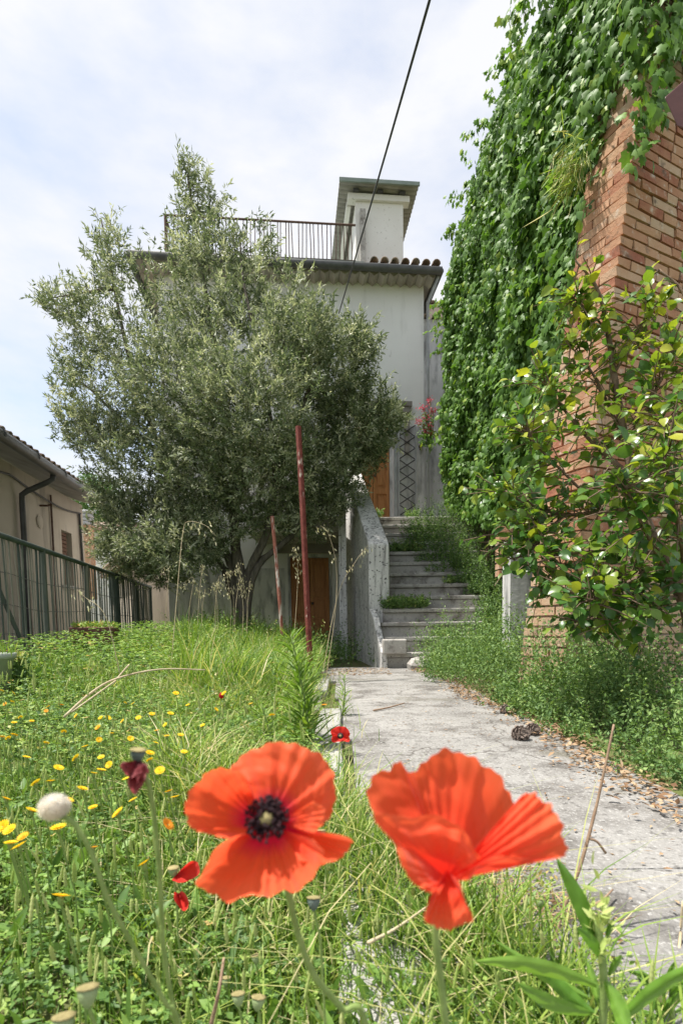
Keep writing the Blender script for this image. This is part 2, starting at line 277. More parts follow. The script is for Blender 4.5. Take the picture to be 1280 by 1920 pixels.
class Heap:
    """many small leaves joined into one mesh"""
    def __init__(s): s.V = []; s.T = []; s.t = []; s.n = 0
    def add(s, tmpl, pos, axis, norm, size, tint, wid=None, thick=False):
        tv, tf = tmpl; V, T = leaf_arrays(tv, tf, pos, axis, norm, size, wid, thick)
        s.V.append(V); s.T.append(T + s.n); s.t.append(np.repeat(np.broadcast_to(tint, (len(pos),)), len(tv))); s.n += len(V)
    def raw(s, V, T, tint): s.V.append(V); s.T.append(T + s.n); s.t.append(tint); s.n += len(V)
    def build(s, name, mat, parent=None, smooth=False):
        return link(name, np_mesh(name, np.concatenate(s.V), np.concatenate(s.T), np.concatenate(s.t), smooth), parent, mat)
A = lambda *p: np.array(p, float)
DIAMOND = (A((0, 0, 0), (-.5, .45, .10), (.5, .45, .10), (0, 1, -.08)), np.array([(0, 2, 3), (0, 3, 1)]))
LANCE = (A((0, 0, 0), (-.5, .3, .06), (0, .3, 0), (.5, .3, .06), (-.36, .7, .03), (0, .7, -.05), (.36, .7, .03), (0, 1, -.16)),
         np.array([(0, 2, 1), (0, 3, 2), (1, 2, 5), (1, 5, 4), (2, 3, 6), (2, 6, 5), (4, 5, 7), (5, 6, 7)]))
_o = [(0, .06), (.22, -.10), (.50, .12), (.36, .34), (.47, .60), (.20, .62), (0, 1.0), (-.20, .62), (-.47, .60), (-.36, .34), (-.50, .12), (-.22, -.10)]
IVY = (np.array([(0, .36, .05)] + [(x, y, -.16 * abs(x) - .10 * y * y) for x, y in _o]), np.array([(0, 1 + i, 1 + (i + 1) % 12) for i in range(12)]))
_r = [(0.0, 0.0), (.18, .27), (.45, .36), (.72, .26), (1.0, 0.0)]
OVATE = (np.array([(0, 0, 0)] + [q for y, w in _r[1:4] for q in ((-w, y, .09 - .22 * y * y), (0, y, -.22 * y * y), (w, y, .09 - .22 * y * y))] + [(0, 1, -.26)]),
         np.array([(0, 2, 1), (0, 3, 2), (1, 2, 5), (1, 5, 4), (2, 3, 6), (2, 6, 5), (4, 5, 8), (4, 8, 7), (5, 6, 9), (5, 9, 8), (7, 8, 10), (8, 9, 10)]))
def _spike():
    v, f = [], []
    prof = [(.05, 0), (.42, .08), (.34, .16), (.52, .25), (.38, .34), (.55, .43), (.38, .52), (.50, .61), (.34, .70), (.42, .79), (.22, .88), (.05, 1)]
    for i, (r, y) in enumerate(prof):
        for j in range(5):
            t = 2 * math.pi * (j + .5 * i) / 5; v.append((r * math.cos(t), y, r * math.sin(t)))
    for i in range(len(prof) - 1):
        for j in range(5):
            a, b, c, d = i * 5 + j, i * 5 + (j + 1) % 5, (i + 1) * 5 + (j + 1) % 5, (i + 1) * 5 + j; f += [(a, b, c), (a, c, d)]
    return np.array(v), np.array(f)
SPIKE = _spike()
def tmpl_mesh(name, t, scale=1.0):
    return np_mesh(name, t[0] * scale, t[1], smooth=True)
def rand_unit(n, up=0.0):
    a = rng.normal(size=(n, 3)); a[:, 2] += up; return unit(a)
def blades(heap, x, y, z, h, w, lean, tint, az=None):
    n = len(x); az = rng.uniform(0, 2 * np.pi, n) if az is None else az; la = az + rng.normal(0, .5, n)
    side = np.stack([np.cos(az), np.sin(az), np.zeros(n)], 1); ld = np.stack([-np.sin(la), np.cos(la), np.zeros(n)], 1)
    root = np.stack([x, y, z], 1); rows = []
    for t, ww in ((0, .8), (.4, 1), (.75, .65), (1, 0)):
        c = root + np.array([0, 0, 1.0]) * (h * (t - .28 * lean * t * t))[:, None] + ld * (lean * h * t * t)[:, None]
        if ww: rows += [c - side * (w * ww / 2)[:, None], c + side * (w * ww / 2)[:, None]]
        else: rows.append(c)
    V = np.stack(rows, 1).reshape(-1, 3)
    tf = np.array([(0, 1, 3), (0, 3, 2), (2, 3, 5), (2, 5, 4), (4, 5, 6)]); T = (tf[None] + (np.arange(n) * 7)[:, None, None]).reshape(-1, 3)
    heap.raw(V, T, np.repeat(tint, 7))
def sm(a, b, x): t = np.clip((x - a) / (b - a), 0, 1); return t * t * (3 - 2 * t)
def gz(x, y):
    """height of the garden: path level on the right, a low rise on the left"""
    return 0.05 * sm(-.05, -.5, x) + 0.12 * sm(-.4, -2.4, x) + 0.16 * sm(3.5, 6.5, y) * sm(-.5, -1.4, x) * (1 - sm(-2.2, -3.2, x)) - 0.9 * sm(-3.9, -4.6, x) * sm(2, 4, y)
def gzf(x, y): return float(gz(np.array(float(x)), np.array(float(y))))
def vnoise(p, s, seed=0):
    """cheap smooth noise from summed sines"""
    r = np.random.default_rng(seed); out = 0
    for i in range(5):
        k = r.normal(size=p.shape[1]) * s * (1 + .5 * i); out = out + np.sin(p @ k + r.uniform(0, 6.28)) / (1 + .4 * i)
    return out / 2.4
def catmull(pts, m=6):
    pts = [Vector(p) for p in pts]; q = [2 * pts[0] - pts[1]] + pts + [2 * pts[-1] - pts[-2]]; out = []
    for i in range(1, len(q) - 2):
        a, b, c, d = q[i - 1:i + 3]
        for j in range(m):
            t = j / m; out.append(.5 * ((2 * b) + (c - a) * t + (2 * a - 5 * b + 4 * c - d) * t * t + (3 * b - a - 3 * c + d) * t ** 3))
    return out + [pts[-1]]

# ------------------------------------------------------------------ ground, path, kerb
def axis_coords(lo, hi, fine, step):
    a = list(np.arange(fine[0], fine[1] + 1e-6, step)); d = step
    while a[-1] < hi: d *= 1.5; a.append(a[-1] + d)
    d = step
    while a[0] > lo: d *= 1.5; a.insert(0, a[0] - d)
    return np.array(a)
gx, gy = axis_coords(-400, 400, (-5, 3), .12), axis_coords(-60, 700, (-1, 11), .12)
XX, YY = np.meshgrid(gx, gy); ZZ = gz(XX, YY) + .012 * vnoise(np.stack([XX.ravel(), YY.ravel()], 1), 4, 3).reshape(XX.shape) * (np.abs(XX - .4) > .6) - .012
nx = len(gx); idx = np.arange(len(gx) * len(gy)).reshape(len(gy), nx)
a, b, c, d = idx[:-1, :-1].ravel(), idx[:-1, 1:].ravel(), idx[1:, 1:].ravel(), idx[1:, :-1].ravel()
ground = link('ground', np_mesh('ground', np.stack([XX.ravel(), YY.ravel(), ZZ.ravel()], 1), np.concatenate([np.stack([a, b, c], 1), np.stack([a, c, d], 1)]), smooth=True), mat='soil')
tag(ground, kind='structure')
path = empty('path', (0, 0, 0), kind='structure')
for (y0, y1, x0, x1) in ((-1.2, 1.026, .14, .97), (1.03, 2.286, .04, .95), (2.29, 3.626, -.02, .97), (3.63, 4.786, -.05, .99), (4.79, 6.4, -.30, 1.1)):
    g = Geo().box(x0, x1, y0, y1, -.08, .012); bevel(g.build('path_slab', 'path', path), .003)
for i, (y0, y1) in enumerate(((-.6, .5), (.52, 1.28), (1.30, 2.12), (2.14, 2.95), (2.97, 3.8), (3.82, 4.7))):
    x = .13 - .07 * i + .02 * math.sin(i * 2.3); x = (.12, .10, .03, -.03, -.07, -.10)[i]
    k = Geo().box(x - .12, x - .004, y0, y1, -.1, .045 + .008 * math.sin(i * 3)).build('kerb_stone', 'kerb', path); k.rotation_euler = (0, 0, R((1.5, -1, .8, -.6, 1, 0)[i])); bevel(k, .012)

# ------------------------------------------------------------------ stairs
RISE, RUN, Y0 = .18, .25, 6.2
st = empty('staircase', (.9, 6.2, 0), label='weathered concrete staircase rising from the path to the upper door', cat='staircase')
def rel(o, parent):
    o.parent = parent; o.matrix_parent_inverse = Matrix.Translation(parent.location).inverted() if parent.rotation_euler.z == 0 else parent.matrix_basis.inverted(); return o
for k in range(1, 14):
    x0 = .51 if k <= 3 else .56 - .115 * (Y0 + k * RUN - 7.1); x1 = 1.05 if k == 1 else 2.2
    y = Y0 + (k - 1) * RUN; z = k * RISE; y1 = y + RUN + .06 if k < 13 else 10.32
    jx = .012 * math.sin(k * 4.1); jz = .006 * math.sin(k * 7)
    g = Geo().box(x0, x1, y + .02, y1, z - RISE - .12, z - .052 + jz).box(x0 - .002, x1 + .002, y - .012 + jx, y1 + .01, z - .05 + jz, z + jz)
    s = rel(g.build('step', 'concrete'), st); bevel(s, .012, 2)
g = Geo().box(.475, .75, 6.08, 6.24, RISE, 2 * RISE - .012); bevel(rel(g.build('step_block', 'concrete'), st), .015)
# cheek wall with parapet on the left of the steps
ca, cb = Vector((.46, 6.15, 0)), Vector((.10, 9.55, 0)); cd = (cb - ca).normalized(); cn = Vector((cd.y, -cd.x, 0))
prof = [(0, -.15), (0, .20), (.30, .40), (.52, .60), (.83, .735), (.86, 1.70), (.90, 1.735), (3.42, 3.42), (3.42, -.15)]
tw = [.07, .07, .07, .07, .07, .27, .27, .27, .27]
g = Geo(); low = [(0, -.15), (0, .20), (.30, .40), (.52, .60), (.84, .735), (.84, -.15)]
g.prism([ca + cd * s + Vector((0, 0, z)) for s, z in low][::-1], cn * .075)
pr = Geo().prism([ca + cd * s + Vector((0, 0, z)) for s, z in [(.842, -.15), (.842, 1.56), (.89, 1.60), (3.42, 3.25), (3.42, -.15)]][::-1], cn * .27)
bevel(rel(g.build('cheek_wall', 'parapet'), st), .01); bevel(rel(pr.build('parapet', 'parapet'), st), .018)
p2 = Geo().box(-.02, .10, 8.35, 8.62, -.1, 2.5); bevel(rel(p2.build('pillar', 'parapet'), st), .012)
rel(Geo().box(-1.5, .02, 8.75, 10.1, 2.05, 2.28).build('landing_slab', 'concrete'), st)
rub = Geo().lathe([(.02, 0), (.15, .01), (.16, .07), (.12, .13), (.02, .16)], 7, Matrix.Translation((.90, 6.0, .0)) @ Matrix.Rotation(.4, 4, 'Z') @ Matrix.Rotation(.2, 4, 'X') @ Matrix.Diagonal((1.2, .7, 1, 1)), .12, 3).build('rubble_stone', 'concrete')
tag(rub, 'rounded lump of broken concrete at the foot of the stairs', 'stone')

# ------------------------------------------------------------------ house
HR = P(795, 1000, 10.3); HR.z = 0; HL = P(312, 1000, 9.87); HL.z = 0
hx = (HR - HL).normalized(); hang = math.atan2(hx.y, hx.x); W = (HR - HL).length; hn = Vector((hx.y, -hx.x, 0))
house = empty('white_house', HR, hang, label='white plastered house with roof terrace behind the olive tree', cat='house')
HM = Matrix.Translation(HR) @ Matrix.Rotation(hang, 4, 'Z'); HMI = HM.inverted()
def HP(px, py, off=0.0):
    """photo pixel -> house-local point on the plane `off` metres in front of the facade"""
    return HMI @ PL(px, py, HR + hn * off, hn)
EZ = HP(560, 503, .3).z                                    # eave height
DOOR = (HP(664, 900).x, HP(737, 900).x); LDOOR = (HP(540, 1100).x, HP(623, 1100).x)
wall = Geo()
WD = 6.5
def wall_grid(g, x0, x1, z0, z1, holes, y0=0.0, th=.3):
    xs = sorted({x0, x1, *[h[0] for h in holes], *[h[1] for h in holes]}); zs = sorted({z0, z1, *[h[2] for h in holes], *[h[3] for h in holes]})
    for i in range(len(xs) - 1):
        for j in range(len(zs) - 1):
            cx, cz = (xs[i] + xs[i + 1]) / 2, (zs[j] + zs[j + 1]) / 2
            if not any(h[0] < cx < h[1] and h[2] < cz < h[3] for h in holes): g.box(xs[i], xs[i + 1], y0, y0 + th, zs[j], zs[j + 1])
LZ = 13 * RISE
LTOP = HP(580, 1038).z
WIN = (HP(556, 640).x, HP(606, 640).x, HP(580, 668).z, HP(580, 572).z)
holes = [(DOOR[0], DOOR[1], LZ, LZ + 2.15), (LDOOR[0], LDOOR[1], -.3, LTOP), WIN]
wall_grid(wall, -W, 0, -.3, EZ, holes)
wall.box(-W, -W + .3, .301, WD, -.3, EZ).box(-.3, 0, .301, WD, -.3, EZ).box(-W, 0, WD, WD + .3, -.3, EZ)
wall.build('wall', 'plaster', house)
for sx0, sx1, z0, z1 in ((DOOR[1] + .02, -.002, LZ, HP(780, 800).z), (-W + .01, LDOOR[0] - .06, -.3, 1.6)):
    Geo().box(sx0, sx1, -.012, -.002, z0, z1).build('stained_render', 'plaster_stained', house)
# roof slab, gutter, cornice, tiles
OV = .34
Geo().box(-W - .30, .17, -OV, WD + .3, EZ, EZ + .09).build('roof_slab', 'soffit', house)
Geo().box(-W - .30, HP(682, 500, .3).x, -OV - .02, WD + .3, EZ + .092, EZ + .125).build('terrace_edge', 'green_sheet', house)
Geo().tube([(-W - .36, -OV - .07, EZ + .03), (.22, -OV - .07, EZ + .0)], .062, 10).build('gutter', 'gutter', house, True)
Geo().tube([(-W - .36, -OV - .07, EZ + .03), (-W - .36, WD, EZ + .0)], .062, 10).build('gutter', 'gutter', house, True)
Geo().tube([(.20, -OV - .07, EZ), (.20, 3.0, EZ - .02)], .062, 10).build('gutter', 'gutter', house, True)
Geo().tube([(.19, -OV, EZ - .03), (.06, -.06, EZ - .35), (.06, -.05, EZ - 1.0), (.06, -.05, .2)], .028, 8).build('downpipe', 'zinc', house, True)
cbm = Geo().prism([(-.085, 0, 0), (.085, 0, 0), (0, 0, -.062)], (0, .30, 0)).mesh('cornice_brick'); cbm.materials.append(MATS['cornice'])
nC = int((W + .3) / .175)
for i in range(nC):
    o = link('cornice_brick', cbm, house); o.location = (-W - .12 + (i + .5) * .175, -OV + .04, EZ - .004)
for i in range(10):
    o = link('cornice_brick', cbm, house); o.location = (-W - .27, .1 + i * .175, EZ - .004); o.rotation_euler = (0, 0, R(-90))
def barrel(L=.42, r=.075, n=7, th=.014, sgn=1):
    g = Geo(); v = []
    for y, rr in ((0, r), (L, r * .82)):
        for q in (rr, rr - th):
            for j in range(n): t = math.pi * j / (n - 1); v.append((q * math.cos(t), y, sgn * q * math.sin(t)))
    f = []
    for j in range(n - 1):
        f += [(j, j + 1, 2 * n + j + 1, 2 * n + j), (n + j, 3 * n + j, 3 * n + j + 1, n + j + 1), (j, n + j, n + j + 1, j + 1), (2 * n + j, 2 * n + j + 1, 3 * n + j + 1, 3 * n + j)]
    return g.add(v, f).mesh('roof_tile', True)
tcov, tpan = barrel(), barrel(sgn=-1)
for m_ in (tcov, tpan): m_.materials.append(MATS['terracotta'])
tx0 = HP(690, 500, .3).x; nT = int((.20 - tx0) / .185)
for row in range(4):
    for i in range(nT + 1):
        for me_, dx, dz in ((tpan, 0, .085), (tcov, .0925, .125)):
            o = link('roof_tile', me_, house); o.location = (tx0 + i * .185 + dx, -OV - .06 + row * .36, EZ - .005 + dz + row * .085 + random.uniform(-.006, .006)); o.rotation_euler = (R(13), random.uniform(-.04, .04), random.uniform(-.05, .05))
# roof hut
hu0, hu1 = HP(667, 440).x, HP(756, 440).x; hz0, hz1 = EZ + .05, HP(700, 378).z
Geo().box(hu0, hu1, .02, 2.1, hz0, hz1).build('hut_wall', 'hut_plaster', house)
Geo().box(hu0 - .14, hu1 + .11, -.04, .12, hz1 + .002, hz1 + .10).build('hut_lintel', 'hut_plaster', house)
Geo().box(hu0 - .15, hu0 - .07, .13, 2.15, hz1 - .02, hz1 + .07).build('hut_beam', 'hut_plaster', house)
rf = Geo(); nr = 26; v = []
for i in range(nr * 4 + 1):
    yy = -.20 + 2.6 * i / (nr * 4); dz = .022 * math.sin(i / 4 * 2 * math.pi)
    for xx, sl_ in ((hu0 - .30, .02), (hu1 + .24, -.02)): v += [(xx, yy, hz1 + .165 + dz - .03 * yy + sl_), (xx, yy, hz1 + .185 + dz - .03 * yy + sl_)]
f = []
for i in range(nr * 4):
    a = i * 4; f += [(a, a + 2, a + 6, a + 4), (a + 1, a + 5, a + 7, a + 3), (a, a + 4, a + 5, a + 1), (a + 2, a + 3, a + 7, a + 6)]
rf.add(v, f).build('hut_roof', 'sheet_roof', house, True)
Geo().box(hu0 - .31, hu1 + .25, -.235, -.205, hz1 + .14, hz1 + .20).build('roof_trim', 'green_sheet', house)
for xx in (hu0 + .0, (hu0 + hu1) / 2, hu1 - .03): Geo().box(xx - .05, xx + .05, -.10, .0, hz1 + .102, hz1 + .14).build('roof_block', 'dark_metal', house)
Geo().box(hu0 + .07, hu0 + .165, -.09, .018, hz0 + .05, HP(680, 398).z).build('hut_post', 'concrete', house)
# terrace railing
rz = HP(500, 415, .2).z; rx0, rx1 = HP(309, 405, .25).x, HP(666, 428, .2).x; ry = -.22
rl = Geo().tube([(rx0, ry, rz), (rx1, ry, rz)], .018, 6).tube([(rx0, ry, rz), (rx0, ry + 3, rz)], .018, 6).tube([(rx0, ry, EZ + .22), (rx1, ry, EZ + .22)], .010, 5)
rl.build('rail', 'rust_rail', house)
Geo().tube([(rx0, ry, EZ + .1), (rx0, ry, rz)], .022, 6).build('rail_post', 'rust_rail', house)
bal = Geo(); hh = rz - EZ - .11
bal.tube([(0, 0, 0), (0, -.05, hh * .25), (0, -.055, hh * .5), (0, .0, hh * .8), (0, 0, hh)], .0085, 5); bm_ = bal.mesh('baluster', True); bm_.materials.append(MATS['rust_rail'])
for i in range(44):
    o = link('baluster', bm_, house); o.location = (rx0 + (i + .6 + random.uniform(-.22, .22)) * (rx1 - rx0) / 44.5, ry, EZ + .11); o.rotation_euler = (0, random.uniform(-.03, .03), 0)
for i in range(14):
    o = link('baluster', bm_, house); o.location = (rx0, ry + .15 + i * .2, EZ + .11); o.rotation_euler = (0, random.uniform(-.03, .03), R(-90))
# doors
def door(x0, x1, z0, z1, leaves, y=.12):
    fr = Geo().box(x0, x0 + .05, y - .04, y + .1, z0, z1).box(x1 - .05, x1, y - .04, y + .1, z0, z1).box(x0 + .05, x1 - .05, y - .04, y + .1, z1 - .06, z1)
    w = (x1 - x0 - .10) / leaves
    d0 = None
    for i in range(leaves):
        a, b = x0 + .05 + i * w + .004, x0 + .05 + (i + 1) * w - .004; g = Geo().box(a, b, y + .03, y + .06, z0 + .01, z1 - .062)
        hh = z1 - z0 - .08
        for q0, q1 in ((0, .012), (.33, .345), (.62, .635), (.985, 1)): g.box(a, b, y + .008, y + .031, z0 + .012 + q0 * hh - (.03 if 0 < q0 < .9 else 0), z0 + .012 + q1 * hh + (.05 if q0 < .9 else 0) - (.07 if q0 > .9 else 0) + (.0 if q0 else .07))
        g.box(a, a + .06, y + .006, y + .032, z0 + .012, z1 - .064).box(b - .06, b, y + .006, y + .032, z0 + .012, z1 - .064)
        dl = bevel(g.build('door', 'door_wood', house), .004)
        for q0, q1 in ((.09, .30), (.40, .58), (.70, .94)):
            bevel(Geo().box(a + .09, b - .09, y + .012, y + .031, z0 + q0 * hh, z0 + q1 * hh).build('panel', 'door_wood', dl), .008)
        if i == leaves - 1:
            Geo().lathe([(.004, 0), (.022, .0), (.026, .02), (.012, .045), (.004, .05)], 8, Matrix.Translation((a + .035, y - .0, z0 + 1.0)) @ Matrix.Rotation(R(90), 4, 'X')).build('handle', 'dark_metal', dl, True)
    fo = fr.build('door_frame', 'plaster_stained', house)
door(DOOR[0], DOOR[1], LZ, LZ + 2.15, 2); door(LDOOR[0], LDOOR[1], -.05, LTOP, 2)
Geo().box(LDOOR[0] - .2, LDOOR[1] + .2, -.03, .02, LTOP + .003, LTOP + .24).build('lintel', 'soffit', house)
# entrance surround: dark pilaster with capital, iron lattice beside the door
cz = HP(765, 762).z; px0, px1 = HP(757, 780).x, HP(766, 780).x
Geo().box(DOOR[0] - .1, px1 + .03, -.16, -.013, cz - .05, cz + .03).box(DOOR[0] - .06, px1, -.13, -.013, cz - .15, cz - .051).build('door_cornice', 'soffit', house)
Geo().box(px0, px1, -.07, -.013, HP(765, 850).z, cz - .152).build('pilaster', 'soffit', house)
lx0, lx1, lz0, lz1 = HP(746, 900).x, HP(777, 900).x, LZ + .01, HP(765, 800).z
Geo().box(lx0 - .018, lx0 + .012, -.10, -.075, lz0, lz1).box(lx1 - .012, lx1 + .012, -.10, -.075, lz0, lz1).build('lattice_frame', 'zinc', house)
n = 9; dzl = (lz1 - lz0) / n
for i in range(n):
    for s in (0, 1):
        Geo().tube([(lx0, -.085 + .012 * s, lz0 + (i + s) * dzl), (lx1, -.085 + .012 * s, lz0 + (i + 1 - s) * dzl)], .011, 4).build('lattice_bar', 'dark_metal', house)
Geo().box(HP(737, 900).x + .01, HP(743, 900).x, -.06, -.013, LZ, LZ + 2.2).build('door_jamb', 'zinc', house)
# window with green shutters
Geo().box(WIN[0], WIN[1], .05, .09, WIN[2], WIN[3]).build('window', 'green_shutter', house)
for i in range(12):
    z = WIN[2] + (i + .5) * (WIN[3] - WIN[2]) / 12; Geo().box(WIN[0] + .04, WIN[1] - .04, .025, .049, z - .028, z + .02).build('shutter_slat', 'green_shutter', house)
Geo().box(WIN[0] - .05, WIN[1] + .05, -.05, .03, WIN[2] - .05, WIN[2] - .002).build('window_sill', 'concrete', house)
lb = HP(787, 838); Geo().tube([(lb.x, 0, lb.z), (lb.x, -.10, lb.z)], .03, 8).tube([(lb.x, -.10, lb.z + .02), (lb.x - .02, -.11, lb.z - .09)], .022, 6).build('lamp_bracket', 'rust_rail', house)
# lower annex at the right of the house
an = empty('annex_house', (HR.x, HR.y + .35, 0), hang, label='lower pale annex with tile coping squeezed between white house and ivy', cat='house')
az1 = HP(815, 602, -.4).z
Geo().box(.01, 2.6, .0, .3, 0, az1).build('wall', 'plaster_stained', an)
Geo().box(.01, 2.6, .9, 1.2, 0, HP(815, 568, -1.2).z).build('upper_wall', 'pink_plaster', an)
for i in range(13):
    o = link('coping_tile', tcov, an); o.location = (.08 + i * .19, -.08, az1 - .02); o.rotation_euler = (R(8), 0, random.uniform(-.05, .05))
    o = link('coping_tile', tcov, an); o.location = (.08 + i * .19, .85, HP(815, 568, -1.2).z - .02); o.rotation_euler = (R(8), 0, 0)

# ------------------------------------------------------------------ overhead cable
ca_, cb_ = P(635, 588, 10.02), P(797, 0, 4.2); far = ca_ + (cb_ - ca_) * 2.3
pts = [ca_ + (far - ca_) * t - Vector((0, 0, .10 * math.sin(math.pi * t))) for t in np.linspace(0, 1, 24)]
tag(Geo().tube(pts, .0105, 6).build('overhead_cable', 'dark_metal', smooth=True), 'black overhead cable running from the white facade across the sky', 'cable')

# ------------------------------------------------------------------ left building, beyond the fence
wa = P(157, 1000, 10.8); wdir = Vector((-.087, 1, 0)).normalized()
lb_o = Vector((wa.x, wa.y, 0)); lang = math.atan2(wdir.y, wdir.x)
lbld = empty('beige_house', lb_o, lang, label='long beige plastered house beyond the green fence', cat='house')   # local x = away from the camera, local y = left
LM = Matrix.Translation(lb_o) @ Matrix.Rotation(lang, 4, 'Z'); LMI = LM.inverted(); ln = Vector((wdir.y, -wdir.x, 0))
def LP(px, py, off=0.0): return LMI @ PL(px, py, lb_o + ln * off, ln)
ez = LP(75, 877, .42).z; gz_l = -1.2
wz = LP(128, 998); wz2 = LP(128, 1098); wx0, wx1 = LP(117, 1030).x, LP(136, 1030).x
g = Geo(); wall_grid(g, -9, 0, gz_l, ez + .05, [(wx0, wx1, wz2.z, wz.z)], 0, .3); g.box(-.3, 0, .301, 3, gz_l, ez + .05); g.build('wall', 'beige_plaster', lbld)
Geo().prism([(-9.2, -.45, ez), (-9.2, -.45, ez + .05), (-9.2, 3.0, ez + 1.1), (-9.2, 3.0, ez + 1.0)], (9.3, 0, 0)).build('roof', 'soffit', lbld)
Geo().tube([(-9.2, -.52, ez + .06), (.1, -.52, ez + .02)], .075, 10).build('gutter', 'gutter', lbld, True)
for xx in np.arange(-8.5, 0, .9): Geo().tube([(xx, -.52, ez + .05), (xx + .03, -.52, ez + .05)], .083, 10).build('gutter_bracket', 'dark_metal', lbld)
for i in range(52):
    o = link('roof_tile', tcov, lbld); o.location = (-9.15 + i * .18, -.53, ez + .085); o.rotation_euler = (R(17), random.uniform(-.06, .06), 0)
d0 = LP(40, 930, .06); dtop = LP(86, 880, .5)
Geo().tube([(d0.x + .12, -.50, ez + .0), (d0.x + .11, -.48, ez - .10), (d0.x + .08, -.42, ez - .15), (d0.x + .02, -.14, ez - .30), (d0.x, -.075, ez - .36), (d0.x, -.07, ez - .5), (d0.x, -.07, gz_l)], .042, 8).build('downpipe', 'dark_metal', lbld, True)
p1 = LP(97, 940, .04).x; Geo().tube([(p1, -.03, ez - .1), (p1, -.03, gz_l)], .018, 6).build('pipe', 'rust_rail', lbld)
p3 = LP(150, 960, .04).x; Geo().tube([(p3, -.03, ez - .15), (p3 + .05, -.03, ez - 1.2), (p3 + .16, -.03, ez - 1.4), (p3 + .16, -.03, gz_l)], .024, 6).build('pipe', 'dark_metal', lbld)
cw = [Vector((x, -.05 - .02 * math.sin(x * 3), ez - .12 - .13 * abs(math.sin(x * 1.15)))) for x in np.linspace(-8, -.2, 40)]
Geo().tube(cw, .017, 5).build('wall_cable', 'dark_metal', lbld)
Geo().box(wx0 + .02, wx1 - .02, .10, .14, wz2.z, wz.z).build('window', 'brown_shutter', lbld)
for i in range(14):
    z = wz2.z + (i + .5) * (wz.z - wz2.z) / 14; Geo().box(wx0 + .05, wx1 - .05, .075, .099, z - .03, z + .02).build('shutter_slat', 'brown_shutter', lbld)
Geo().box(wx0 - .06, wx1 + .06, -.06, .02, wz2.z - .06, wz2.z - .002).build('window_sill', 'concrete', lbld)
v_ = LP(74, 978); Geo().lathe([(.02, 0), (.10, .0), (.11, .02), (.07, .035), (.02, .04)], 12, Matrix.Translation((v_.x, 0, v_.z)) @ Matrix.Rotation(R(90), 4, 'X')).build('wall_vent', 'beige_plaster', lbld)
v_ = LP(75, 948); Geo().tube([(v_.x, .02, v_.z), (v_.x, -.12, v_.z), (v_.x + .04, -.14, v_.z + .02)], .016, 6).build('hook', 'rust_rail', lbld)

# far roofs, chimney, trees behind the tree's left side
def far_house(name, label, p, w, dpt, h, rise, wallm, ang):
    e = empty(name, p, ang, label=label, cat='house')
    Geo().box(-w / 2, w / 2, 0, dpt, -2.5, h).build('wall', wallm, e)
    Geo().prism([(-w / 2 - .2, -.25, h - .04), (-w / 2 - .2, -.25, h + .06), (-w / 2 - .2, dpt / 2, h + rise), (-w / 2 - .2, dpt + .25, h + .06), (-w / 2 - .2, dpt + .25, h - .04)], (w + .4, 0, 0)).build('roof', 'terracotta', e)
    n_ = int((w + .4) / .2)
    for i in range(n_):
        for q in range(3):
            o = link('roof_tile', tcov, e); o.location = (-w / 2 - .1 + i * .2, -.28 + q * .40, h + .07 + q * .40 * rise / (dpt / 2 + .25)); o.rotation_euler = (math.atan2(rise, dpt / 2 + .25), 0, 0)
    return e
fh1 = P(225, 1062, 13.5); far_house('tiled_shed', 'low shed with a tiled roof just above the fence line', (fh1.x, fh1.y, 0), 3.6, 3.0, fh1.z - .1, .75, 'beige_plaster', R(-60))
fh2 = P(205, 990, 18); far_house('pale_house', 'small pale house with tiled roof seen left of the olive trunk', (fh2.x + .3, fh2.y, 0), 2.3, 3, fh2.z - .1, .5, 'plaster', R(8))
cp = P(166, 1018, 14.5); ch = empty('brick_chimney', (cp.x, cp.y, cp.z - 1.5), label='orange brick chimney with a grey metal cowl beside the beige house', cat='chimney')
Geo().box(-.12, .12, -.12, .12, 0, 1.95).build('stack', 'brick', ch)
for i in range(4): Geo().lathe([(.15, 0), (.17, .02), (.17, .07), (.15, .09)], 14, Matrix.Translation((0, 0, 1.953 + i * .1))).build('cowl_ring', 'zinc', ch)
def far_tree(px, py, Y, r, label):
    c = P(px, py, Y); e = empty('far_tree', (c.x, c.y, 0), label=label, cat='tree', group='dark trees behind the beige house')
    Geo().tube([(0, 0, 0), (0, 0, c.z)], [.2, .08], 6).build('trunk', 'bark', e)
    h = Heap(); n = 2600; p = rng.normal(size=(n, 3)); p = unit(p) * rng.uniform(.4, 1, (n, 1)) ** .5 * np.array([r, r, r * 1.3]); p += .25 * r * rng.normal(size=(n, 3)) * .4
    h.add(DIAMOND, p + np.array([0, 0, c.z]), rand_unit(n, .4), rand_unit(n), rng.uniform(.12, .24, n), rng.uniform(0, .35, n), rng.uniform(.07, .12, n)); h.build('crown', 'weed', e)
far_tree(172, 945, 26, 1.1, 'dark conifer top showing beyond the gutter of the beige house'); far_tree(195, 960, 28, 1.3, 'rounder dark tree behind the brick chimney')

